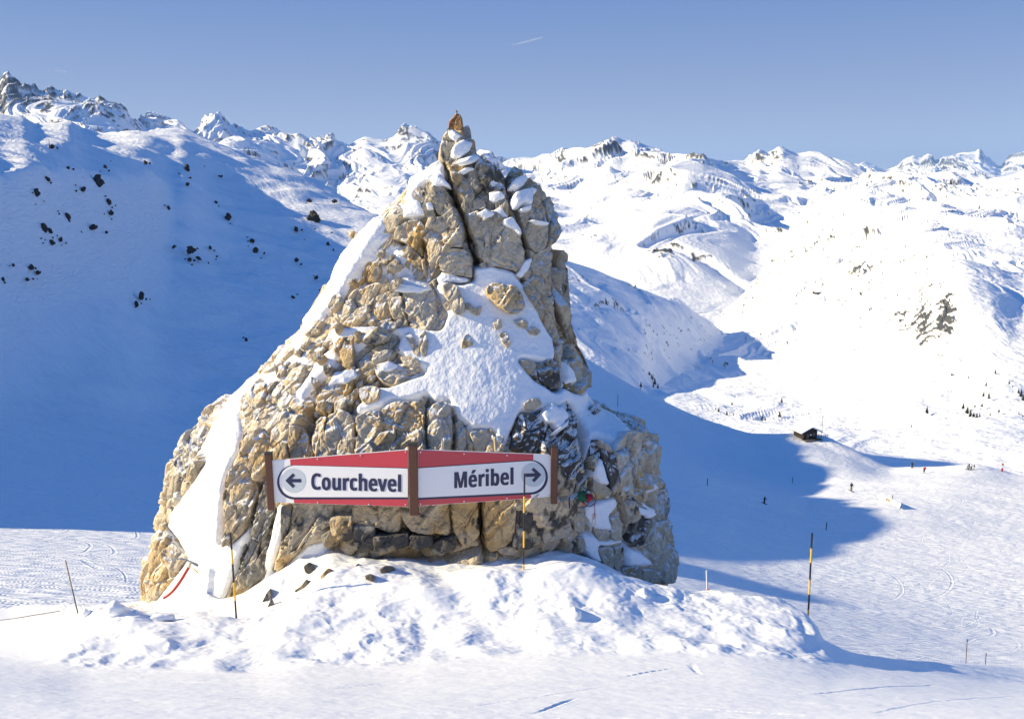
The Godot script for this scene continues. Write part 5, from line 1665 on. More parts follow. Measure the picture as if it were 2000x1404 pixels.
func build_markers() -> void:
	marker(Vector2(1024.5, 925), Vector2(1022.5, 1117), 12.05, [[968, false], [1000, true], [1036, false], [1068, true], [1101, false], [1117, true]], 0.0135, "yellow and black marker pole in front of the right sign panel")
	marker(Vector2(449.5, 1040), Vector2(462, 1223), 11.65, [[1072, false], [1100, true], [1136, false], [1172, true], [1208, false], [1223, true]], 0.0135, "leaning yellow and black marker pole beside the grey slab at the left foot")
	marker(Vector2(1587, 1041), Vector2(1579, 1204), 12.0, [[1070, false], [1098, true], [1131, false], [1160, true], [1190, false], [1204, true]], 0.0135, "yellow and black marker pole at the right end of the snow bank")
	marker(Vector2(127, 1094), Vector2(150, 1193), 13.0, [[1150, true], [1193, false]], 0.009, "thin leaning bamboo pole at the left end of the snow bank", "bamboo_pole", M.pole_black, M.bamboo)
	# a white pole with a red float behind the bank
	var p := at(1383, 1156, 19.0)
	var o := thing("float_pole", p, "thin white pole with a red ball behind the snow bank", "pole")
	part("pole", tube([at(1380.5, 1114, 19.0), at(1382, 1165, 19.0)], [0.018, 0.018]), M.panel_white, o)
	var ball := SphereMesh.new()
	ball.radius = 0.055
	ball.height = 0.11
	ball.radial_segments = 16
	ball.rings = 8
	var b := part("red_ball", ball, M.red_cloth, o)
	b.position += at(1384, 1155, 18.9)
	# thin red poles at the right
	for q in [[1890, 1253, 1296, 15.0, "tall thin red pole at the far right edge of the run"], [1927, 1280, 1300, 15.5, "short thin red pole, rightmost, at the edge of the run"]]:
		var foot := at(q[0] + 0.5, q[2], q[3])
		var t := thing("red_pole", foot, q[4], "pole", "thin red poles at the right")
		part("pole", tube([at(q[0], q[1], q[3]), foot - Vector3(0, 0.6, 0)], [0.006, 0.006]), M.orange_plastic, t)
		part("tip", tube([at(q[0], q[1], q[3]) + Vector3(0, 0.0, 0), at(q[0], q[1], q[3]) + Vector3(0, 0.05, 0)], [0.009, 0.006]), M.orange_plastic, t)
	# distant marker poles on the bowl
	for q in [[1381, 948, 966, 165.0, "dark marker pole on the shaded slope right of the pinnacle"], [1615.5, 1000, 1018, 128.0, "dark marker pole in the shade below the standing skier"], [1549, 921, 934, 205.0, "dark marker pole under the shaded bank left of the piste lane"], [1252, 735, 752, 262.0, "dark marker pole high on the ridge right of the pinnacle"], [1207, 755, 778, 240.0, "dark marker pole on the shaded ridge slope"], [1744, 966, 974, 165.0, "short grey post beside the name banner"]]:
		var y := height_on(S.bowl, q[0], q[3])
		var foot := Vector3(at(q[0], q[2], q[3]).x, y, -q[3])
		var tall: float = (q[2] - q[1]) / FOCAL * q[3]
		var t := thing("slope_pole", foot, q[4], "pole", "distant marker poles")
		part("pole", tube([foot - Vector3(0, 0.8, 0), foot + Vector3(0, tall * 0.7, 0)], [0.07, 0.07], 6), M.pole_black, t)
		part("top_section", tube([foot + Vector3(0, tall * 0.7, 0), foot + Vector3(0, tall, 0)], [0.072, 0.06], 6), M.dark_grey_cloth, t)

# ---------------------------------------------------------------- things on and round the pinnacle
func curve_points(list: Array, d: float, n: int) -> Array:
	var c := Curve3D.new()
	for q in list:
		c.add_point(at(q[0], q[1], q[2] if q.size() > 2 else d))
	for k in c.point_count:
		var t: Vector3 = (c.get_point_position(mini(k + 1, c.point_count - 1)) - c.get_point_position(maxi(k - 1, 0))) / 6.0
		c.set_point_in(k, -t)
		c.set_point_out(k, t)
	var out := []
	for k in n: out.append(c.sample_baked(c.get_baked_length() * k / (n - 1), true))
	return out

func radii(n: int, a: float, b: float) -> Array:
	var r := []
	for k in n: r.append(lerpf(a, b, float(k) / (n - 1)))
	return r

func build_small_things() -> void:
	# the ice axe stuck upright in the snow ramp
	var D := mass_depth(366, 1112) - 0.32
	var axe := thing("ice_axe", at(322, 1166, D), "large ice axe with red curved shaft leaning in the snow at the left foot", "ice axe")
	var head := part("axe_head", tube(curve_points([[329, 1094.5], [343, 1091.8], [357, 1092], [368, 1095.5], [378, 1100.5], [386, 1104.5]], D, 18), radii(18, 0.008, 0.02), 8), M.steel, axe)
	head.name = "axe_head"
	part("adze", tube(curve_points([[376, 1099.5], [386.5, 1105]], D, 3), [0.02, 0.026, 0.02], 6), M.steel, axe)
	part("collar", tube(curve_points([[371.5, 1096], [369, 1107]], D, 3), [0.024, 0.026, 0.026], 8), M.pale_tape, axe)
	part("shaft", tube(curve_points([[368.5, 1107], [361, 1120], [351, 1136], [339, 1152], [328, 1162], [319, 1167.5]], D, 24), radii(24, 0.024, 0.026), 10), M.red_paint, axe)
	part("spike", tube(curve_points([[320, 1167], [316.5, 1169.5]], D, 3), [0.02, 0.014, 0.004], 8), M.steel, axe)
	part("leash", tube(curve_points([[374, 1108], [378, 1112], [383, 1115], [386, 1119]], D, 8), radii(8, 0.005, 0.012), 6), M.pole_yellow, axe)
	# the climbing gear hung on the rock right of the sign
	var G := mass_depth(1142, 968) - 0.34
	var gear := thing("climbing_gear", at(1142, 985, G), "bundle of green cloth, red bag and black rope loops hung right of the sign", "climbing gear")
	lump("green_bundle", [[1127, 968], [1134, 960], [1140, 957], [1144, 966], [1148, 977], [1140, 981], [1131, 980]], G, 0.1, M.green_cloth, gear)
	lump("red_bag", [[1144, 966], [1150, 964], [1157, 966], [1158, 973], [1153, 980], [1147, 982], [1144, 976]], G + 0.02, 0.09, M.red_cloth, gear)
	lump("white_sling", [[1141, 958], [1147, 957], [1153, 961], [1151, 966], [1144, 965]], G + 0.05, 0.05, M.white_cloth, gear)
	lump("orange_buckle", [[1136, 982], [1143, 981], [1145, 986], [1142, 988], [1137, 985]], G - 0.02, 0.04, M.orange_plastic, gear)
	for q in [[1135, 980, 14.5, 11.5], [1151, 973, 13.5, 16.0], [1139, 962, 8.0, 10.0]]:
		var pts := []
		for k in 33:
			var a := TAU * k / 32.0
			pts.append([q[0] + cos(a) * q[2], q[1] + sin(a) * q[3], G - 0.02 + 0.03 * sin(a * 2.0)])
		part("rope_loop", tube(curve_points(pts, G, 48), radii(48, 0.0065, 0.0065), 6), M.green_cloth if q[2] < 9.0 else M.pole_black, gear)
	part("strap", tube(curve_points([[1112, 972], [1112, 984], [1113, 993]], G, 6), radii(6, 0.012, 0.012), 6), M.pole_black, gear)
	part("buckle_ring", tube(curve_points([[1109, 988], [1109, 993], [1112, 994], [1115, 992], [1115, 988]], G, 12), radii(12, 0.005, 0.005), 6), M.pale_tape, gear)
	part("hanging_cord", tube(curve_points([[1161, 982], [1162, 995], [1161, 1005], [1160, 1014]], G, 10), radii(10, 0.007, 0.006), 6), M.red_cloth, gear)
	for q in [[1158, 1003, 1156, 1026], [1163, 1002, 1161, 1035]]:
		part("tape_tail", tube(curve_points([[q[0], q[1]], [(q[0] + q[2]) * 0.5 + 0.6, (q[1] + q[3]) * 0.5], [q[2], q[3]]], G + 0.02, 8), radii(8, 0.012, 0.006), 5), M.pale_tape, gear)
	# loose stones in the snow at the foot
	var stones := [
		[[[593, 1106], [604, 1098], [614, 1106], [619, 1117], [608, 1126], [596, 1118]], "dark stone poking out of the snow below the left sign post, uppermost of three"],
		[[[574, 1154], [586, 1146], [598, 1131], [606, 1138], [600, 1150], [584, 1159]], "curved dark stone in the snow below the left sign post, lowest of three"],
		[[[627, 1124], [640, 1110], [651, 1114], [648, 1134], [640, 1150], [628, 1152], [625, 1138]], "blocky dark stone in the snow below the left sign panel, rightmost of three"],
		[[[661, 1078], [668, 1074], [672, 1080], [668, 1086], [662, 1084]], "small dark stone left of the grey snow heap under the sign"],
		[[[672, 1072], [680, 1068], [682, 1080], [675, 1084]], "small pointed dark stone just under the left sign panel"],
		[[[712, 1124], [724, 1120], [734, 1128], [726, 1136], [714, 1132]], "flat dark stone on the left side of the crumbly snow heap"],
		[[[740, 1112], [752, 1104], [766, 1106], [773, 1112], [760, 1118], [748, 1126]], "dark stone on top of the crumbly snow heap under the sign"],
		[[[694, 1104], [700, 1100], [702, 1114], [696, 1116]], "thin dark stone in the snow left of the crumbly heap"],
		[[[503, 1202], [510, 1178], [520, 1158], [528, 1148], [532, 1160], [524, 1172], [514, 1192]], "long thin dark stone right of the grey slab at the left foot"],
		[[[514, 1204], [522, 1186], [530, 1166], [538, 1186], [541, 1198], [528, 1208]], "pointed dark stone right of the grey slab at the left foot"],
		[[[548, 1176], [554, 1174], [554, 1182], [549, 1180]], "tiny dark stone right of the pointed stone at the left foot"],
		[[[885, 1062], [895, 1072], [905, 1082], [908, 1090], [898, 1086], [890, 1076]], "splintered dark stone at the rock's foot below the middle sign post"],
		[[[1086, 1060], [1094, 1066], [1098, 1074], [1090, 1072]], "small grey stone on the shaded snow right of the front marker pole"],
	]
	for s in stones:
		snow_stone(s[0], s[1])
	# a fallen rope on the snow at the left edge
	var pts := []
	for k in 12:
		var px := -40.0 + 158.0 * k / 11.0
		var d := 15.2
		var y := maxf(height_on(S.near, px, d), height_on(S.bowl, px, d)) + 0.012
		pts.append(Vector3(at(px, 1213, d).x, y, -d))
	var rope := thing("fallen_rope", pts[6], "thin dark rope lying on the snow at the left edge", "rope")
	part("rope_length", tube(pts, radii(12, 0.007, 0.007), 6), M.rope_dark, rope)
	snow_blocks()

# cubes of snow thrown on the left end of the bank
func snow_blocks() -> void:
	var list := [
		[[[202, 1180], [212, 1172], [228, 1174], [246, 1188], [244, 1206], [216, 1210], [200, 1200]], 11.6, 0.3, "largest upright snow block on the left end of the bank"],
		[[[248, 1200], [262, 1190], [278, 1198], [276, 1212], [252, 1212]], 11.7, 0.2, "second snow block on the left end of the bank, right of the largest"],
		[[[284, 1206], [310, 1196], [338, 1200], [344, 1212], [300, 1216]], 11.6, 0.22, "long low snow block on the bank, rightmost of the blocks at the left"],
		[[[152, 1198], [164, 1188], [178, 1194], [176, 1206], [156, 1208]], 11.8, 0.16, "small snow block at the far left end of the bank"],
		[[[1240, 1158], [1258, 1150], [1272, 1166], [1266, 1176], [1246, 1172]], 11.7, 0.16, "snow chunk high on the shaded right half of the bank"],
		[[[1104, 1200], [1120, 1184], [1136, 1190], [1140, 1212], [1120, 1216]], 11.0, 0.2, "sunlit snow chunk in the middle of the bank's right half"],
	]
	for b in list:
		var c := Vector2.ZERO
		for p in b[0]: c += Vector2(p[0], p[1])
		c /= b[0].size()
		var o := thing("snow_block", at(c.x, c.y, b[1]), b[3], "snow block", "snow blocks on the bank")
		rock = o
		block("snow_mass", b[0], -0.02, b[2], SNOW, 0.0, M.near_snow, true, 3.0, 0.35, Color.WHITE, b[1])

func snow_stone(poly: Array, label: String) -> void:
	var c := Vector2.ZERO
	for p in poly: c += Vector2(p[0], p[1])
	c /= poly.size()
	# where the bearing meets the snow
	var d := 9.5
	while d < 14.4 and at(c.x, c.y, d).y > height_on(S.near, c.x, d): d += 0.02
	var o := thing("loose_stone", at(c.x, c.y, d), label, "stone", "loose stones in the snow at the foot of the pinnacle")
	rock = o
	block("stone_mass", poly, 0.0, 0.09, GREY.lerp(DARK, 0.8), 0.12, M.rock, false, 4.0, 0.3, Color.WHITE, d - 0.02)

# a soft cloth lump with thickness
func lump(called: String, poly: Array, d: float, thick: float, mat: Material, parent: Node3D) -> void:
	var c := Vector2.ZERO
	for p in poly: c += Vector2(p[0], p[1])
	c /= poly.size()
	var n := -bearing(c.x, c.y)
	var P := PackedVector3Array()
	var I := PackedInt32Array()
	var m := poly.size() * 3
	var rows := 9
	var N := PackedVector3Array()
	for j in rows:
		var f := -1.0 + 2.0 * j / (rows - 1)
		var s := sqrt(maxf(0.0, 1.0 - f * f))
		for i in m:
			var k := i / 3
			var t := (i % 3) / 3.0
			var a: Array = poly[k]
			var b: Array = poly[(k + 1) % poly.size()]
			var q := Vector2(lerpf(a[0], b[0], t), lerpf(a[1], b[1], t))
			var p := at(c.x + (q.x - c.x) * s, c.y + (q.y - c.y) * s, d) + n * f * thick
			var fold := 0.014 * n_fine.get_noise_3d(p.x * 14.0, p.y * 9.0, p.z * 14.0)
			P.append(p + n * fold)
			N.append(((at(q.x, q.y, d) - at(c.x, c.y, d)).normalized() * s + n * f).normalized())
	for j in rows - 1:
		for i in m:
			var a := j * m + i
			var b := j * m + (i + 1) % m
			I.append_array([a, a + m, b, b, a + m, b + m])
	part(called, mesh_of(P, N, PackedColorArray(), I), mat, parent)

# ---------------------------------------------------------------- hill, piste and valley
func on_bowl(px: float, d: float) -> Vector3:
	var p := at(px, 800, d)
	var y := height_on(S.bowl, px, d)
	var k := d * (cp + (EYE.y - y) / d * sp)
	return Vector3((px - 1000.0) / FOCAL * k, y, -d)

# distance at which a bearing meets a surveyed skin
func meet(s: Array, px: float, py: float, from: float, to: float) -> float:
	var f := profile(s, px)
	var want := slope_of(py)
	for k in 400:
		var l := lerpf(log(from), log(to), k / 399.0)
		if curve(f[0], f[1], f[2], l) <= want: return exp(l)
	return -1.0

func build_far_things() -> void:
	chalet()
	skiers()
	hill_boulders()
	trees()
	lift_things()
	contrails()
	pylon_on_hill()

func box_at(called: String, c: Vector3, size: Vector3, mat: Material, parent: Node3D, turn := 0.0, tilt := 0.0) -> MeshInstance3D:
	var b := BoxMesh.new()
	b.size = size
	var o := MeshInstance3D.new()
	o.name = called
	o.mesh = b
	o.material_override = mat
	parent.add_child(o, true)
	o.position = c
	o.rotation = Vector3(0, turn, tilt)
	return o

func chalet() -> void:
	var d := 247.0
	var base := on_bowl(1573, d) + Vector3(0, 0.1, 0)
	var o := thing("chalet", base, "small dark timber chalet with snowy roof on the ridge", "chalet")
	o.rotation.y = 0.3
	o.scale = Vector3.ONE * 0.8
	var W := 5.6
	var L := 6.0
	var H := 2.4
	var R := 1.65
	# gable walls and side walls as one shell of boards
	for k in 16:
		var x := -W * 0.5 + W * (k + 0.5) / 16.0
		var top := H + R * (1.0 - absf(x) / (W * 0.5 + 0.9)) * 0.98
		box_at("wall_board", Vector3(x, top * 0.5 - 0.5, L * 0.5), Vector3(W / 16.0 - 0.03, top + 1.0, 0.12), M.dark_timber, o)
	box_at("side_wall", Vector3(-W * 0.5 + 0.06, H * 0.5 - 0.5, 0), Vector3(0.12, H + 1.0, L - 0.2), M.dark_timber, o)
	box_at("side_wall", Vector3(W * 0.5 - 0.06, H * 0.5 - 0.5, 0), Vector3(0.12, H + 1.0, L - 0.2), M.dark_timber, o)
	box_at("back_wall", Vector3(0, H * 0.5, -L * 0.5), Vector3(W - 0.2, H, 0.12), M.dark_timber, o)
	var lean := atan2(R, W * 0.5 + 0.9)
	for s in [-1.0, 1.0]:
		var w := (W * 0.5 + 1.5) / cos(lean)
		var mid := Vector3(s * (W * 0.25 + 0.75), H + R * 0.5 - 0.1, 0.2)
		var slope := box_at("roof", mid, Vector3(w, 0.16, L + 1.8), M.dark_timber, o, 0.0, -s * lean)
		var snow := box_at("roof_snow", Vector3(0, 0.26, -0.05), Vector3(w * 0.98, 0.34, L + 1.6), M.roof_snow, slope)
		snow.name = "roof_snow"
	var door := box_at("door", Vector3(-1.1, 0.9, L * 0.5 + 0.08), Vector3(0.9, 1.9, 0.08), M.grey_timber, o)
	box_at("handle", Vector3(0.32, 0.0, 0.06), Vector3(0.06, 0.2, 0.06), M.steel, door)
	var win := box_at("window", Vector3(1.3, 1.4, L * 0.5 + 0.08), Vector3(0.9, 0.9, 0.08), M.grey_timber, o)
	box_at("pane", Vector3(0, 0, 0.05), Vector3(0.7, 0.7, 0.02), M.window_glass, win)
	box_at("notice_board", Vector3(0.1, 1.35, L * 0.5 + 0.08), Vector3(0.6, 0.45, 0.05), M.panel_white, o)
	# terrace with railings
	box_at("terrace", Vector3(0.4, -0.35, L * 0.5 + 0.9), Vector3(W + 1.6, 0.3, 1.9), M.grey_timber, o)
	for k in 6:
		box_at("rail_post", Vector3(3.2 + k * 0.95, 0.35 - k * 0.12, 2.2), Vector3(0.09, 1.5, 0.09), M.grey_timber, o)
	for r in 2:
		box_at("rail", Vector3(5.6, 0.95 - r * 0.45 - 0.3, 2.26), Vector3(5.0, 0.08, 0.06), M.grey_timber, o, 0.0, -0.125)
	for k in 5:
		box_at("rail_post", Vector3(-3.2 - k * 0.8, 0.2, 2.6), Vector3(0.08, 1.3, 0.08), M.grey_timber, o)
	for r in 2:
		box_at("rail", Vector3(-4.9, 0.75 - r * 0.42, 2.66), Vector3(3.6, 0.07, 0.06), M.grey_timber, o)
	var mast := thing("flag_mast", base + Vector3(4.6, -0.3, 0.5), "thin tall mast right of the chalet", "mast")
	part("mast_tube", tube([mast.position - Vector3(0, 0.5, 0), mast.position + Vector3(0, 7.0, 0)], [0.06, 0.045], 6), M.grey_timber, mast)
	part("mast_tip", tube([mast.position + Vector3(0, 6.1, 0), mast.position + Vector3(0, 7.2, 0)], [0.09, 0.07], 6), M.dark_grey_cloth, mast)

# one continuous body: tapered limbs melted together on a grid
func body_mesh(bones: Array, cell: float) -> ArrayMesh:
	var lo := Vector3(1e9, 1e9, 1e9)
	var hi := -lo
	for b in bones:
		var r: float = maxf(b[2], b[3]) + cell * 2.0
		lo = lo.min(b[0] - Vector3.ONE * r).min(b[1] - Vector3.ONE * r)
		hi = hi.max(b[0] + Vector3.ONE * r).max(b[1] + Vector3.ONE * r)
	var n := Vector3i(((hi - lo) / cell).ceil()) + Vector3i.ONE
	var F := PackedFloat32Array()
	F.resize(n.x * n.y * n.z)
	for z in n.z:
		for y in n.y:
			for x in n.x:
				F[(z * n.y + y) * n.x + x] = body_field(bones, lo + Vector3(x, y, z) * cell)
	var at_ := {}
	var P := PackedVector3Array()
	var I := PackedInt32Array()
	for z in n.z - 1:
		for y in n.y - 1:
			for x in n.x - 1:
				var sum := Vector3.ZERO
				var hits := 0
				for e in EDGES:
					var a: Vector3i = e[0]
					var b: Vector3i = e[1]
					var fa := F[((z + a.z) * n.y + y + a.y) * n.x + x + a.x]
					var fb := F[((z + b.z) * n.y + y + b.y) * n.x + x + b.x]
					if (fa < 0.0) != (fb < 0.0):
						sum += Vector3(a).lerp(Vector3(b), fa / (fa - fb))
						hits += 1
				if hits:
					at_[(z * n.y + y) * n.x + x] = P.size()
					P.append(lo + (Vector3(x, y, z) + sum / hits) * cell)
	var step := [1, n.x, n.x * n.y]
	for z in range(1, n.z - 1):
		for y in range(1, n.y - 1):
			for x in range(1, n.x - 1):
				var i0 := (z * n.y + y) * n.x + x
				for axis in 3:
					var fa := F[i0]
					var fb := F[i0 + step[axis]]
					if (fa < 0.0) == (fb < 0.0): continue
					var u: int = step[(axis + 1) % 3]
					var v: int = step[(axis + 2) % 3]
					var q := [at_.get(i0, -1), at_.get(i0 - u, -1), at_.get(i0 - u - v, -1), at_.get(i0 - v, -1)]
					if q.min() < 0: continue
					if fa < 0.0: I.append_array([q[0], q[2], q[1], q[0], q[3], q[2]])
					else: I.append_array([q[0], q[1], q[2], q[0], q[2], q[3]])
	var N := PackedVector3Array()
	for p in P:
		var h := cell * 0.5
		N.append(Vector3(body_field(bones, p + Vector3(h, 0, 0)) - body_field(bones, p - Vector3(h, 0, 0)), body_field(bones, p + Vector3(0, h, 0)) - body_field(bones, p - Vector3(0, h, 0)), body_field(bones, p + Vector3(0, 0, h)) - body_field(bones, p - Vector3(0, 0, h))).normalized())
	return mesh_of(P, N, PackedColorArray(), I)

const EDGES := [[Vector3i(0, 0, 0), Vector3i(1, 0, 0)], [Vector3i(0, 1, 0), Vector3i(1, 1, 0)], [Vector3i(0, 0, 1), Vector3i(1, 0, 1)], [Vector3i(0, 1, 1), Vector3i(1, 1, 1)], [Vector3i(0, 0, 0), Vector3i(0, 1, 0)], [Vector3i(1, 0, 0), Vector3i(1, 1, 0)], [Vector3i(0, 0, 1), Vector3i(0, 1, 1)], [Vector3i(1, 0, 1), Vector3i(1, 1, 1)], [Vector3i(0, 0, 0), Vector3i(0, 0, 1)], [Vector3i(1, 0, 0), Vector3i(1, 0, 1)], [Vector3i(0, 1, 0), Vector3i(0, 1, 1)], [Vector3i(1, 1, 0), Vector3i(1, 1, 1)]]

func body_field(bones: Array, p: Vector3) -> float:
	var s := 0.0
	for b in bones:
		var a: Vector3 = b[0]
		var ab: Vector3 = b[1] - a
		var t := clampf((p - a).dot(ab) / maxf(ab.length_squared(), 1e-8), 0.0, 1.0)
		s += exp(-26.0 * (p.distance_to(a + ab * t) - lerpf(b[2], b[3], t)))
	return -log(maxf(s, 1e-30)) / 26.0

# a skier in a low or upright stance; clothing is cut from the same skeleton
func skier(base: Vector3, height: float, turn: float, lean: float, knee: float, jacket: Material, trousers: Material, label: String, snowboard := false) -> void:
	var o := thing("person", base, label, "person", "people on the piste")
	o.rotation.y = turn
	var s := height / 1.8
	var hip_y := 0.92 - knee * 0.22
	var hip := Vector3(0, hip_y, 0)
	var chest := hip + Vector3(0.08 * lean, 0.42, 0.12 * lean + 0.05 * knee)
	var neck := hip + Vector3(0.12 * lean, 0.57, 0.18 * lean + 0.08 * knee)
	var head := neck + Vector3(0.02 * lean, 0.16, 0.05 * lean)
	var legs := []
	var coat := [[hip + Vector3(0, 0.05, 0), chest, 0.16, 0.185], [chest, neck, 0.18, 0.09]]
	for e in [-1.0, 1.0]:
		var ankle := Vector3(e * 0.12 - 0.1 * lean, 0.12, -0.02)
		var kn := Vector3(e * 0.13 - 0.03 * lean, 0.12 + (hip_y - 0.12) * 0.5, 0.04 + 0.2 * knee)
		legs.append([hip + Vector3(e * 0.09, 0, 0), kn, 0.11, 0.08])
		legs.append([kn, ankle, 0.085, 0.075])
		var sh := chest + Vector3(e * 0.19, 0.1, 0)
		var el := sh + Vector3(e * 0.1, -0.24, 0.06)
		var hand := el + Vector3(e * 0.02, -0.1 - 0.06 * (1.0 - knee), 0.2)
		coat.append([sh, el, 0.075, 0.06])
		coat.append([el, hand, 0.06, 0.045])
		var glove := body_mesh([[hand * s, (hand + Vector3(0, -0.02, 0.06)) * s, 0.05 * s, 0.04 * s]], 0.035 * s)
		local("glove", glove, M.black_cloth, o)
		if not snowboard:
			local("ski_pole", tube([(hand + Vector3(0, 0.1, 0.05)) * s, (hand + Vector3(e * 0.12, -0.75, -0.25)) * s], [0.012, 0.01], 5), M.steel, o)
			var ski := local("ski", tube([Vector3(e * 0.12 - 0.1 * lean, 0.03, -0.75) * s, Vector3(e * 0.12 - 0.1 * lean, 0.025, 0.7) * s, Vector3(e * 0.12 - 0.1 * lean, 0.1, 0.95) * s], [0.045, 0.045, 0.03], 6), M.dark_grey_cloth, o)
			ski.name = ski.name
		local("boot", body_mesh([[ankle * s, (ankle + Vector3(0, -0.05, 0.12)) * s, 0.085 * s, 0.06 * s]], 0.04 * s), M.black_cloth, o)
	if snowboard:
		local("snowboard", tube([Vector3(-0.75, 0.06, 0) * s, Vector3(-0.6, 0.03, 0) * s, Vector3(0.6, 0.03, 0) * s, Vector3(0.75, 0.06, 0) * s], [0.06, 0.09, 0.09, 0.06], 6), M.blue_cloth, o)
	local("trousers", scaled(legs + [[hip + Vector3(-0.05, 0, 0), hip + Vector3(0.05, 0.03, 0), 0.15, 0.15]], s), trousers, o)
	local("jacket", scaled(coat, s), jacket, o)
	local("face", scaled([[neck, head, 0.06, 0.085], [head, head + Vector3(0, 0.03, 0.03), 0.095, 0.085]], s), M.skin, o)
	local("helmet", scaled([[head + Vector3(0, 0.05, -0.02), head + Vector3(0, 0.08, 0.0), 0.118, 0.11]], s), M.black_cloth, o)

func scaled(bones: Array, s: float) -> ArrayMesh:
	var b2 := []
	for b in bones: b2.append([b[0] * s, b[1] * s, b[2] * s, b[3] * s])
	return body_mesh(b2, 0.045 * s)

func local(called: String, mesh: Mesh, mat: Material, parent: Node3D) -> MeshInstance3D:
	var o := MeshInstance3D.new()
	o.name = called
	o.mesh = mesh
	o.material_override = mat
	parent.add_child(o, true)
	return o

func skiers() -> void:
	var list := [
		[1493.0, 983.0, 15.5, 0.5, 0.3, 0.4, M.black_cloth, M.black_cloth, "skier in black gliding across the blue shade right of the pinnacle", false],
		[1663.0, 959.0, 18.5, 0.2, 0.0, 0.05, M.dark_grey_cloth, M.beige_cloth, "skier in a dark jacket and beige trousers standing at the shade's edge", false],
		[1782.0, 914.0, 13.5, 2.6, 0.2, 0.5, M.black_cloth, M.dark_grey_cloth, "skier all in black right of the chalet knoll, upper piste", false],
		[1806.0, 923.0, 14.0, -0.5, 0.8, 0.6, M.red_cloth, M.dark_grey_cloth, "skier in a red jacket leaning into a turn", false],
		[1889.5, 917.5, 9.5, 1.2, 0.0, 0.1, M.blue_cloth, M.blue_cloth, "leftmost of the group of four at the piste edge, in light blue", false],
		[1893.0, 917.5, 13.0, 0.4, 0.0, 0.1, M.black_cloth, M.dark_grey_cloth, "tallest of the group of four at the piste edge, in black", false],
		[1897.5, 917.5, 12.5, -0.3, 0.0, 0.05, M.white_cloth, M.black_cloth, "third of the group of four, in a white jacket and black trousers", false],
		[1903.0, 917.5, 10.5, 0.8, 0.0, 0.1, M.dark_grey_cloth, M.white_cloth, "rightmost of the group of four at the piste edge, in grey", false],
	]
	for q in list:
		var d := meet(S.bowl, q[0], q[1], 100.0, 260.0)
		if d < 0.0: d = 215.0
		var b := on_bowl(q[0], d)
		skier(b + Vector3(0, 0.0, 0), q[2] / FOCAL * d * 1.02, q[3], q[4], q[5], q[6], q[7], q[8], q[9])
	# red padded stop post and its disc
	var d := 214.0
	var b := on_bowl(1958, d)
	var o := thing("padded_post", b, "red padded post with an orange disc at the right edge of the piste", "post")
	part("pole", tube([b - Vector3(0, 0.5, 0), b + Vector3(0, 2.3, 0)], [0.04, 0.04], 6), M.steel, o)
	part("red_pad", tube([b + Vector3(0, -0.1, 0), b + Vector3(0, 0.95, 0)], [0.22, 0.22], 10), M.red_cloth, o)
	part("disc", tube([b + Vector3(0, 2.0, -0.03), b + Vector3(0, 2.0, 0.05)], [0.28, 0.28], 14), M.orange_plastic, o)
	# piste name banner
	var p0 := at(1714, 972, meet(S.bowl, 1714, 976, 100, 260))
	var p1 := at(1758, 992, meet(S.bowl, 1758, 996, 100, 260))
	var ban := thing("name_banner", (p0 + p1) * 0.5, "long pale banner with dark letters beside the tracked slope", "banner")
	var along := (p1 - p0).normalized()
	var n := Vector3(-along.z, 0.35, along.x).normalized()
	if n.z < 0.0: n = -n
	var up := along.cross(n)
	if up.y < 0.0: up = -up
	var c := (p0 + p1) * 0.5 + up * 0.45
	var cloth := box_at("banner_cloth", Vector3.ZERO, Vector3(p0.distance_to(p1), 0.9, 0.05), M.panel_white, ban)
	cloth.global_transform = Transform3D(Basis(along, up, along.cross(up)), c)
	var font := SystemFont.new()
	font.font_names = PackedStringArray(["Droid Sans"])
	font.font_weight = 700
	var t := TextMesh.new()
	t.text = "NIVEROLLE"
	t.font = font
	t.font_size = 64
	t.pixel_size = 0.011
	t.depth = 0.02
	var w := MeshInstance3D.new()
	w.name = "lettering"
	w.mesh = t
	w.material_override = M.bamboo
	cloth.add_child(w)
	w.position = Vector3(-0.1, 0, 0.04)
	for e in [p0, p1]:
		part("banner_post", tube([e - Vector3(0, 0.5, 0), e + up * 1.0], [0.05, 0.05], 6), M.pole_black, ban)

func ordinal(k: int) -> String:
	var small := ["first", "second", "third", "fourth", "fifth", "sixth", "seventh", "eighth", "ninth", "tenth", "eleventh", "twelfth", "thirteenth", "fourteenth", "fifteenth", "sixteenth", "seventeenth", "eighteenth", "nineteenth"]
	if k < 19: return small[k]
	var tens := ["twentieth", "thirtieth", "fortieth", "fiftieth", "sixtieth", "seventieth", "eightieth", "ninetieth"]
	var stems := ["twenty", "thirty", "forty", "fifty", "sixty", "seventy", "eighty", "ninety"]
	var n := k + 1
	var t := n / 10 - 2
	return tens[t] if n % 10 == 0 else stems[t] + "-" + small[n % 10 - 1]

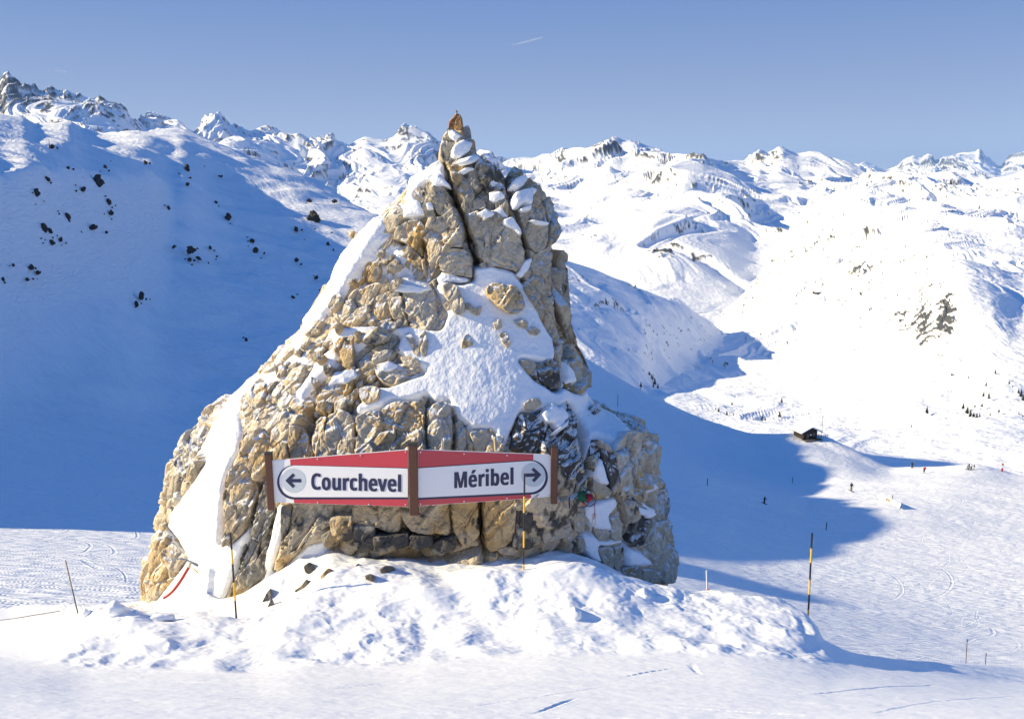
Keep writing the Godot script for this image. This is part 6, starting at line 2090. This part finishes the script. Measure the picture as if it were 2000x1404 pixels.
# boulders on the shaded hill: [px, py, width in plate units, height]
func hill_boulders() -> void:
	var list := [[612, 420, 26, 32], [372, 487, 20, 18], [387, 504, 14, 8], [370, 507, 10, 7], [490, 471, 14, 16], [499, 485, 12, 18], [190, 345, 22, 40], [161, 367, 14, 10], [180, 442, 20, 10], [212, 389, 12, 18], [85, 440, 16, 26], [70, 375, 14, 20], [97, 455, 10, 12], [275, 572, 14, 20], [266, 590, 10, 12], [100, 475, 14, 10], [118, 466, 8, 10], [60, 524, 10, 16], [73, 531, 11, 8], [445, 420, 14, 14], [410, 482, 8, 7], [578, 445, 10, 14], [617, 540, 10, 8], [579, 506, 9, 9], [572, 580, 9, 9], [345, 246, 12, 14], [130, 418, 14, 22], [92, 350, 12, 10], [365, 325, 12, 14], [440, 290, 10, 16], [458, 298, 12, 18], [131, 327, 10, 8], [204, 323, 7, 9], [217, 310, 6, 8], [255, 317, 12, 10], [283, 316, 8, 8], [538, 334, 6, 8], [552, 350, 12, 9], [406, 316, 7, 6], [421, 395, 7, 6], [381, 413, 8, 7], [310, 362, 5, 5], [328, 404, 8, 14], [216, 415, 10, 10], [604, 390, 10, 8], [652, 392, 9, 9], [25, 520, 6, 8], [52, 546, 9, 7], [5, 545, 8, 8], [480, 662, 7, 8], [423, 500, 5, 5], [340, 480, 8, 5], [365, 358, 8, 8], [432, 344, 6, 5], [100, 284, 12, 8], [596, 365, 7, 6], [640, 475, 8, 9], [626, 566, 9, 7]]
	# small fragments round the larger ones
	var rr := RandomNumberGenerator.new()
	rr.seed = 77
	for b in list.duplicate():
		for k in (3 if b[2] * b[3] > 200 else (2 if b[2] * b[3] > 90 else 1)):
			var w := rr.randf_range(2.5, 6.0)
			list.append([b[0] + rr.randf_range(-1.4, 1.4) * b[2], b[1] + rr.randf_range(-0.5, 1.6) * b[3], w, w * rr.randf_range(0.6, 1.1)])
	var meshes := []
	for k in 5: meshes.append(boulder_mesh(k))
	var where := ["high on the hill near its crest", "halfway up the shaded hill", "low on the shaded hill"]
	var count := [0, 0, 0]
	list.sort_custom(func(a, b): return a[0] < b[0])
	for b in list:
		var d := meet(S.bowl, b[0], b[1] + b[3] * 0.35, 80.0, 300.0)
		if d < 0.0: continue
		var p := on_bowl(b[0], d)
		var w: float = b[2] / FOCAL * d
		var h: float = minf(b[3], b[2] * 1.15) / FOCAL * d
		var zone := 0 if b[1] < 340 else (1 if b[1] < 480 else 2)
		var label := "dark boulder %s, %s from the left there" % [where[zone], ordinal(count[zone])]
		count[zone] += 1
		var o := MeshInstance3D.new()
		o.name = numbered("boulder")
		o.mesh = meshes[int(b[0] * 7 + b[1]) % 5]
		o.material_override = M.hill_stone
		add_child(o)
		tag(o, label, "boulder", "boulders on the shaded hill")
		o.position = p + Vector3(0, h * 0.05, 0)
		o.scale = Vector3(w * 0.4, h * 0.42, w * 0.4)
		o.rotation = Vector3(0, int(b[0]) % 6, 0.25)

func boulder_mesh(k: int) -> ArrayMesh:
	var st := SurfaceTool.new()
	st.begin(Mesh.PRIMITIVE_TRIANGLES)
	st.set_smooth_group(-1)
	var nu := 16
	var nv := 10
	var P := []
	for j in nv + 1:
		for i in nu:
			var a := TAU * i / nu
			var e := -PI / 2 + PI * j / nv
			var v := Vector3(cos(a) * cos(e), sin(e), sin(a) * cos(e))
			var r := 1.0 + 0.4 * n_cellv.get_noise_3d(v.x * 1.2 + k * 7.0, v.y * 1.2, v.z * 1.2) + 0.3 * n_fbm.get_noise_3d(v.x * 1.5 + k * 5.0, v.y * 1.5, v.z * 1.5)
			P.append(v * r)
	for j in nv:
		for i in nu:
			var a: Vector3 = P[j * nu + i]
			var b: Vector3 = P[j * nu + (i + 1) % nu]
			var c: Vector3 = P[(j + 1) * nu + (i + 1) % nu]
			var e: Vector3 = P[(j + 1) * nu + i]
			if j > 0: tri(st, a, b, c, Vector3.ZERO)
			if j < nv - 1: tri(st, a, c, e, Vector3.ZERO)
	st.generate_normals()
	return st.commit()

# conifers: a trunk and tiers of drooping sprays
func conifer_meshes(k: int) -> Array:
	var r := RandomNumberGenerator.new()
	r.seed = 300 + k
	var st := SurfaceTool.new()
	st.begin(Mesh.PRIMITIVE_TRIANGLES)
	st.set_smooth_group(-1)
	for q in 150:
		var y := pow(r.randf(), 0.8) * 0.92 + 0.06
		var reach := (1.0 - y) * r.randf_range(0.16, 0.3) + 0.03
		var a := r.randf() * TAU
		var out := Vector3(cos(a), 0, sin(a))
		var side := Vector3(-sin(a), 0, cos(a)) * reach * 0.45
		var p0 := Vector3(0, y + 0.03, 0)
		var p1 := out * reach + Vector3(0, y - reach * 0.35, 0)
		var m := p0.lerp(p1, 0.55)
		for tri_ in [[p0, m + side, p1], [p0, p1, m - side]]:
			for v in tri_: st.add_vertex(v)
	st.generate_normals()
	return [st.commit(), tube([Vector3(0, -0.08, 0), Vector3(0, 0.9, 0)], [0.03, 0.006], 5)]

func trees() -> void:
	var kinds := []
	for k in 4: kinds.append(conifer_meshes(k))
	# [px, py of the foot, height in plate units]
	var near_valley := [[1268, 738, 12], [1273, 746, 14], [1279, 754, 15], [1285, 764, 14], [1276, 760, 12], [1297, 772, 10], [1252, 756, 10], [1404, 806, 10], [1420, 811, 9], [1433, 815, 8], [1439, 817, 9], [1489, 821, 10], [1495, 822, 7], [1523, 815, 12], [1527, 792, 14], [1523, 798, 10], [1506, 780, 8], [1451, 764, 9], [1458, 766, 8], [1446, 765, 6], [1420, 761, 7], [1430, 791, 8], [1463, 768, 6], [1398, 803, 7]]
	var right := [[1811, 808, 13], [1781, 838, 9], [1882, 800, 11], [1890, 808, 14], [1896, 814, 14], [1902, 820, 15], [1908, 822, 15], [1914, 818, 10], [1928, 826, 10], [1922, 774, 9], [1932, 778, 11], [1927, 755, 8], [1919, 796, 8], [1853, 721, 8], [1938, 846, 11], [1915, 862, 11], [1932, 872, 14], [1938, 874, 12], [1943, 876, 14], [1960, 850, 9], [1965, 862, 8], [1950, 848, 9], [1995, 775, 14], [1999, 783, 12], [1990, 770, 9], [1952, 806, 7], [1945, 732, 9], [1972, 752, 7], [1957, 888, 8], [1905, 796, 6], [1935, 812, 6], [1965, 880, 7], [1976, 870, 7], [1975, 842, 7], [1893, 740, 6], [1860, 735, 7]]
	var k := 0
	near_valley.sort_custom(func(a, b): return a[0] < b[0])
	right.sort_custom(func(a, b): return a[0] < b[0])
	for set_ in [[near_valley, S.side, "small dark conifer on the valley floor beyond the ridge", "conifers on the valley floor", 400.0], [right, S.side, "small dark conifer on the right mountainside", "conifers on the right mountainside", 330.0]]:
		var nth := 0
		for q in set_[0]:
			var d := meet(set_[1], q[0], q[1], set_[4], 1500.0)
			if q[0] < 1300: d = meet(S.spur, q[0], q[1], 560.0, 1200.0)
			if d < 0.0: continue
			var s: Array = set_[1] if q[0] >= 1300 else S.spur
			var y := height_on(s, q[0], d)
			var kk := d * (cp + (EYE.y - y) / d * sp)
			var h: float = q[2] / FOCAL * d * 1.1
			var o := thing("conifer", Vector3((q[0] - 1000.0) / FOCAL * kk, y, -d), "%s, %s from the left" % [set_[2], ordinal(nth)], "tree", set_[3])
			nth += 1
			o.scale = Vector3(h * 1.25, h, h * 1.25)
			o.rotation.y = k
			local("crown", kinds[k % 4][0], M.needles, o)
			local("trunk", kinds[k % 4][1], M.bark, o)
			k += 1

func lift_things() -> void:
	# the lift station on the shoulder of the right mountainside, a second hut, and the long building in the valley
	var list := [
		["lift_station", 1890.0, 531.0, 640.0, Vector3(6.0, 2.4, 5.0), "small dark lift station on the shoulder of the right mountainside", "lift station"],
		["mountain_hut", 1969.0, 531.0, 680.0, Vector3(7.5, 1.9, 4.0), "low dark hut right of the lift station on the right mountainside", "hut"],
		["mountain_hut", 1597.0, 574.0, 1350.0, Vector3(12.0, 3.0, 8.0), "tiny hut on the slope high in the valley", "hut"],
		["valley_building", 1365.0, 728.0, 1010.0, Vector3(30.0, 2.2, 7.0), "long low dark building on the valley floor", "building"],
	]
	for q in list:
		var s: Array = S.side
		var d := meet(s, q[1], q[2], 380.0, 1700.0)
		if d < 0.0: d = q[3]
		var y := height_on(s, q[1], d)
		var k := d * (cp + (EYE.y - y) / d * sp)
		var size: Vector3 = q[4] * (d / q[3])
		var o := thing(q[0], Vector3((q[1] - 1000.0) / FOCAL * k, y, -d), q[5], q[6])
		o.rotation.y = 0.3
		box_at("wall", Vector3(0, size.y * 0.35, 0), Vector3(size.x, size.y, size.z), M.dark_timber, o)
		for e in [-1.0, 1.0]:
			var r := box_at("roof", Vector3(0, size.y * 1.0, e * size.z * 0.27), Vector3(size.x * 1.15, size.y * 0.12, size.z * 0.62), M.dark_timber, o)
			r.rotation.x = e * 0.3
			box_at("roof_snow", Vector3(0, size.y * 0.14, 0), Vector3(size.x * 1.12, size.y * 0.16, size.z * 0.6), M.roof_snow, r)
		for w in 3:
			box_at("window", Vector3(size.x * (w - 1) * 0.28, size.y * 0.45, size.z * 0.5 + 0.02), Vector3(size.x * 0.12, size.y * 0.3, 0.1), M.window_glass, o)

func contrails() -> void:
	for q in [[[1000, 88], [1060, 73], 0.55, "thin white vapour trail high above the pinnacle"], [[102, 136], [130, 141], 0.5, "faint short vapour trail above the left range"]]:
		var a := at(q[0][0], q[0][1], 30000)
		var b := at(q[1][0], q[1][1], 30000)
		var o := thing("cloud_trail", (a + b) * 0.5, q[3], "vapour trail", "vapour trails")
		var pts := []
		var rs := []
		for k in 14:
			var f := k / 13.0
			pts.append(a.lerp(b, f))
			rs.append(lerpf(6.0, 26.0, sin(f * 2.6)) )
		part("vapour", tube(pts, rs, 8), M.vapour, o)

func pylon_on_hill() -> void:
	var d := meet(S.bowl, 97, 300, 80, 300)
	if d < 0.0: d = 190.0
	var b := on_bowl(97, d)
	var h := 27.0 / FOCAL * d
	var o := thing("piste_sign_post", b, "thin post with a crossbar on the sunlit top of the left hill", "post")
	part("pole", tube([b - Vector3(0, 0.5, 0), b + Vector3(0, h, 0)], [0.06, 0.05], 6), M.grey_timber, o)
	part("crossbar", tube([b + Vector3(-0.4, h * 0.55, 0), b + Vector3(0.12, h * 0.55, 0)], [0.05, 0.05], 6), M.grey_timber, o)
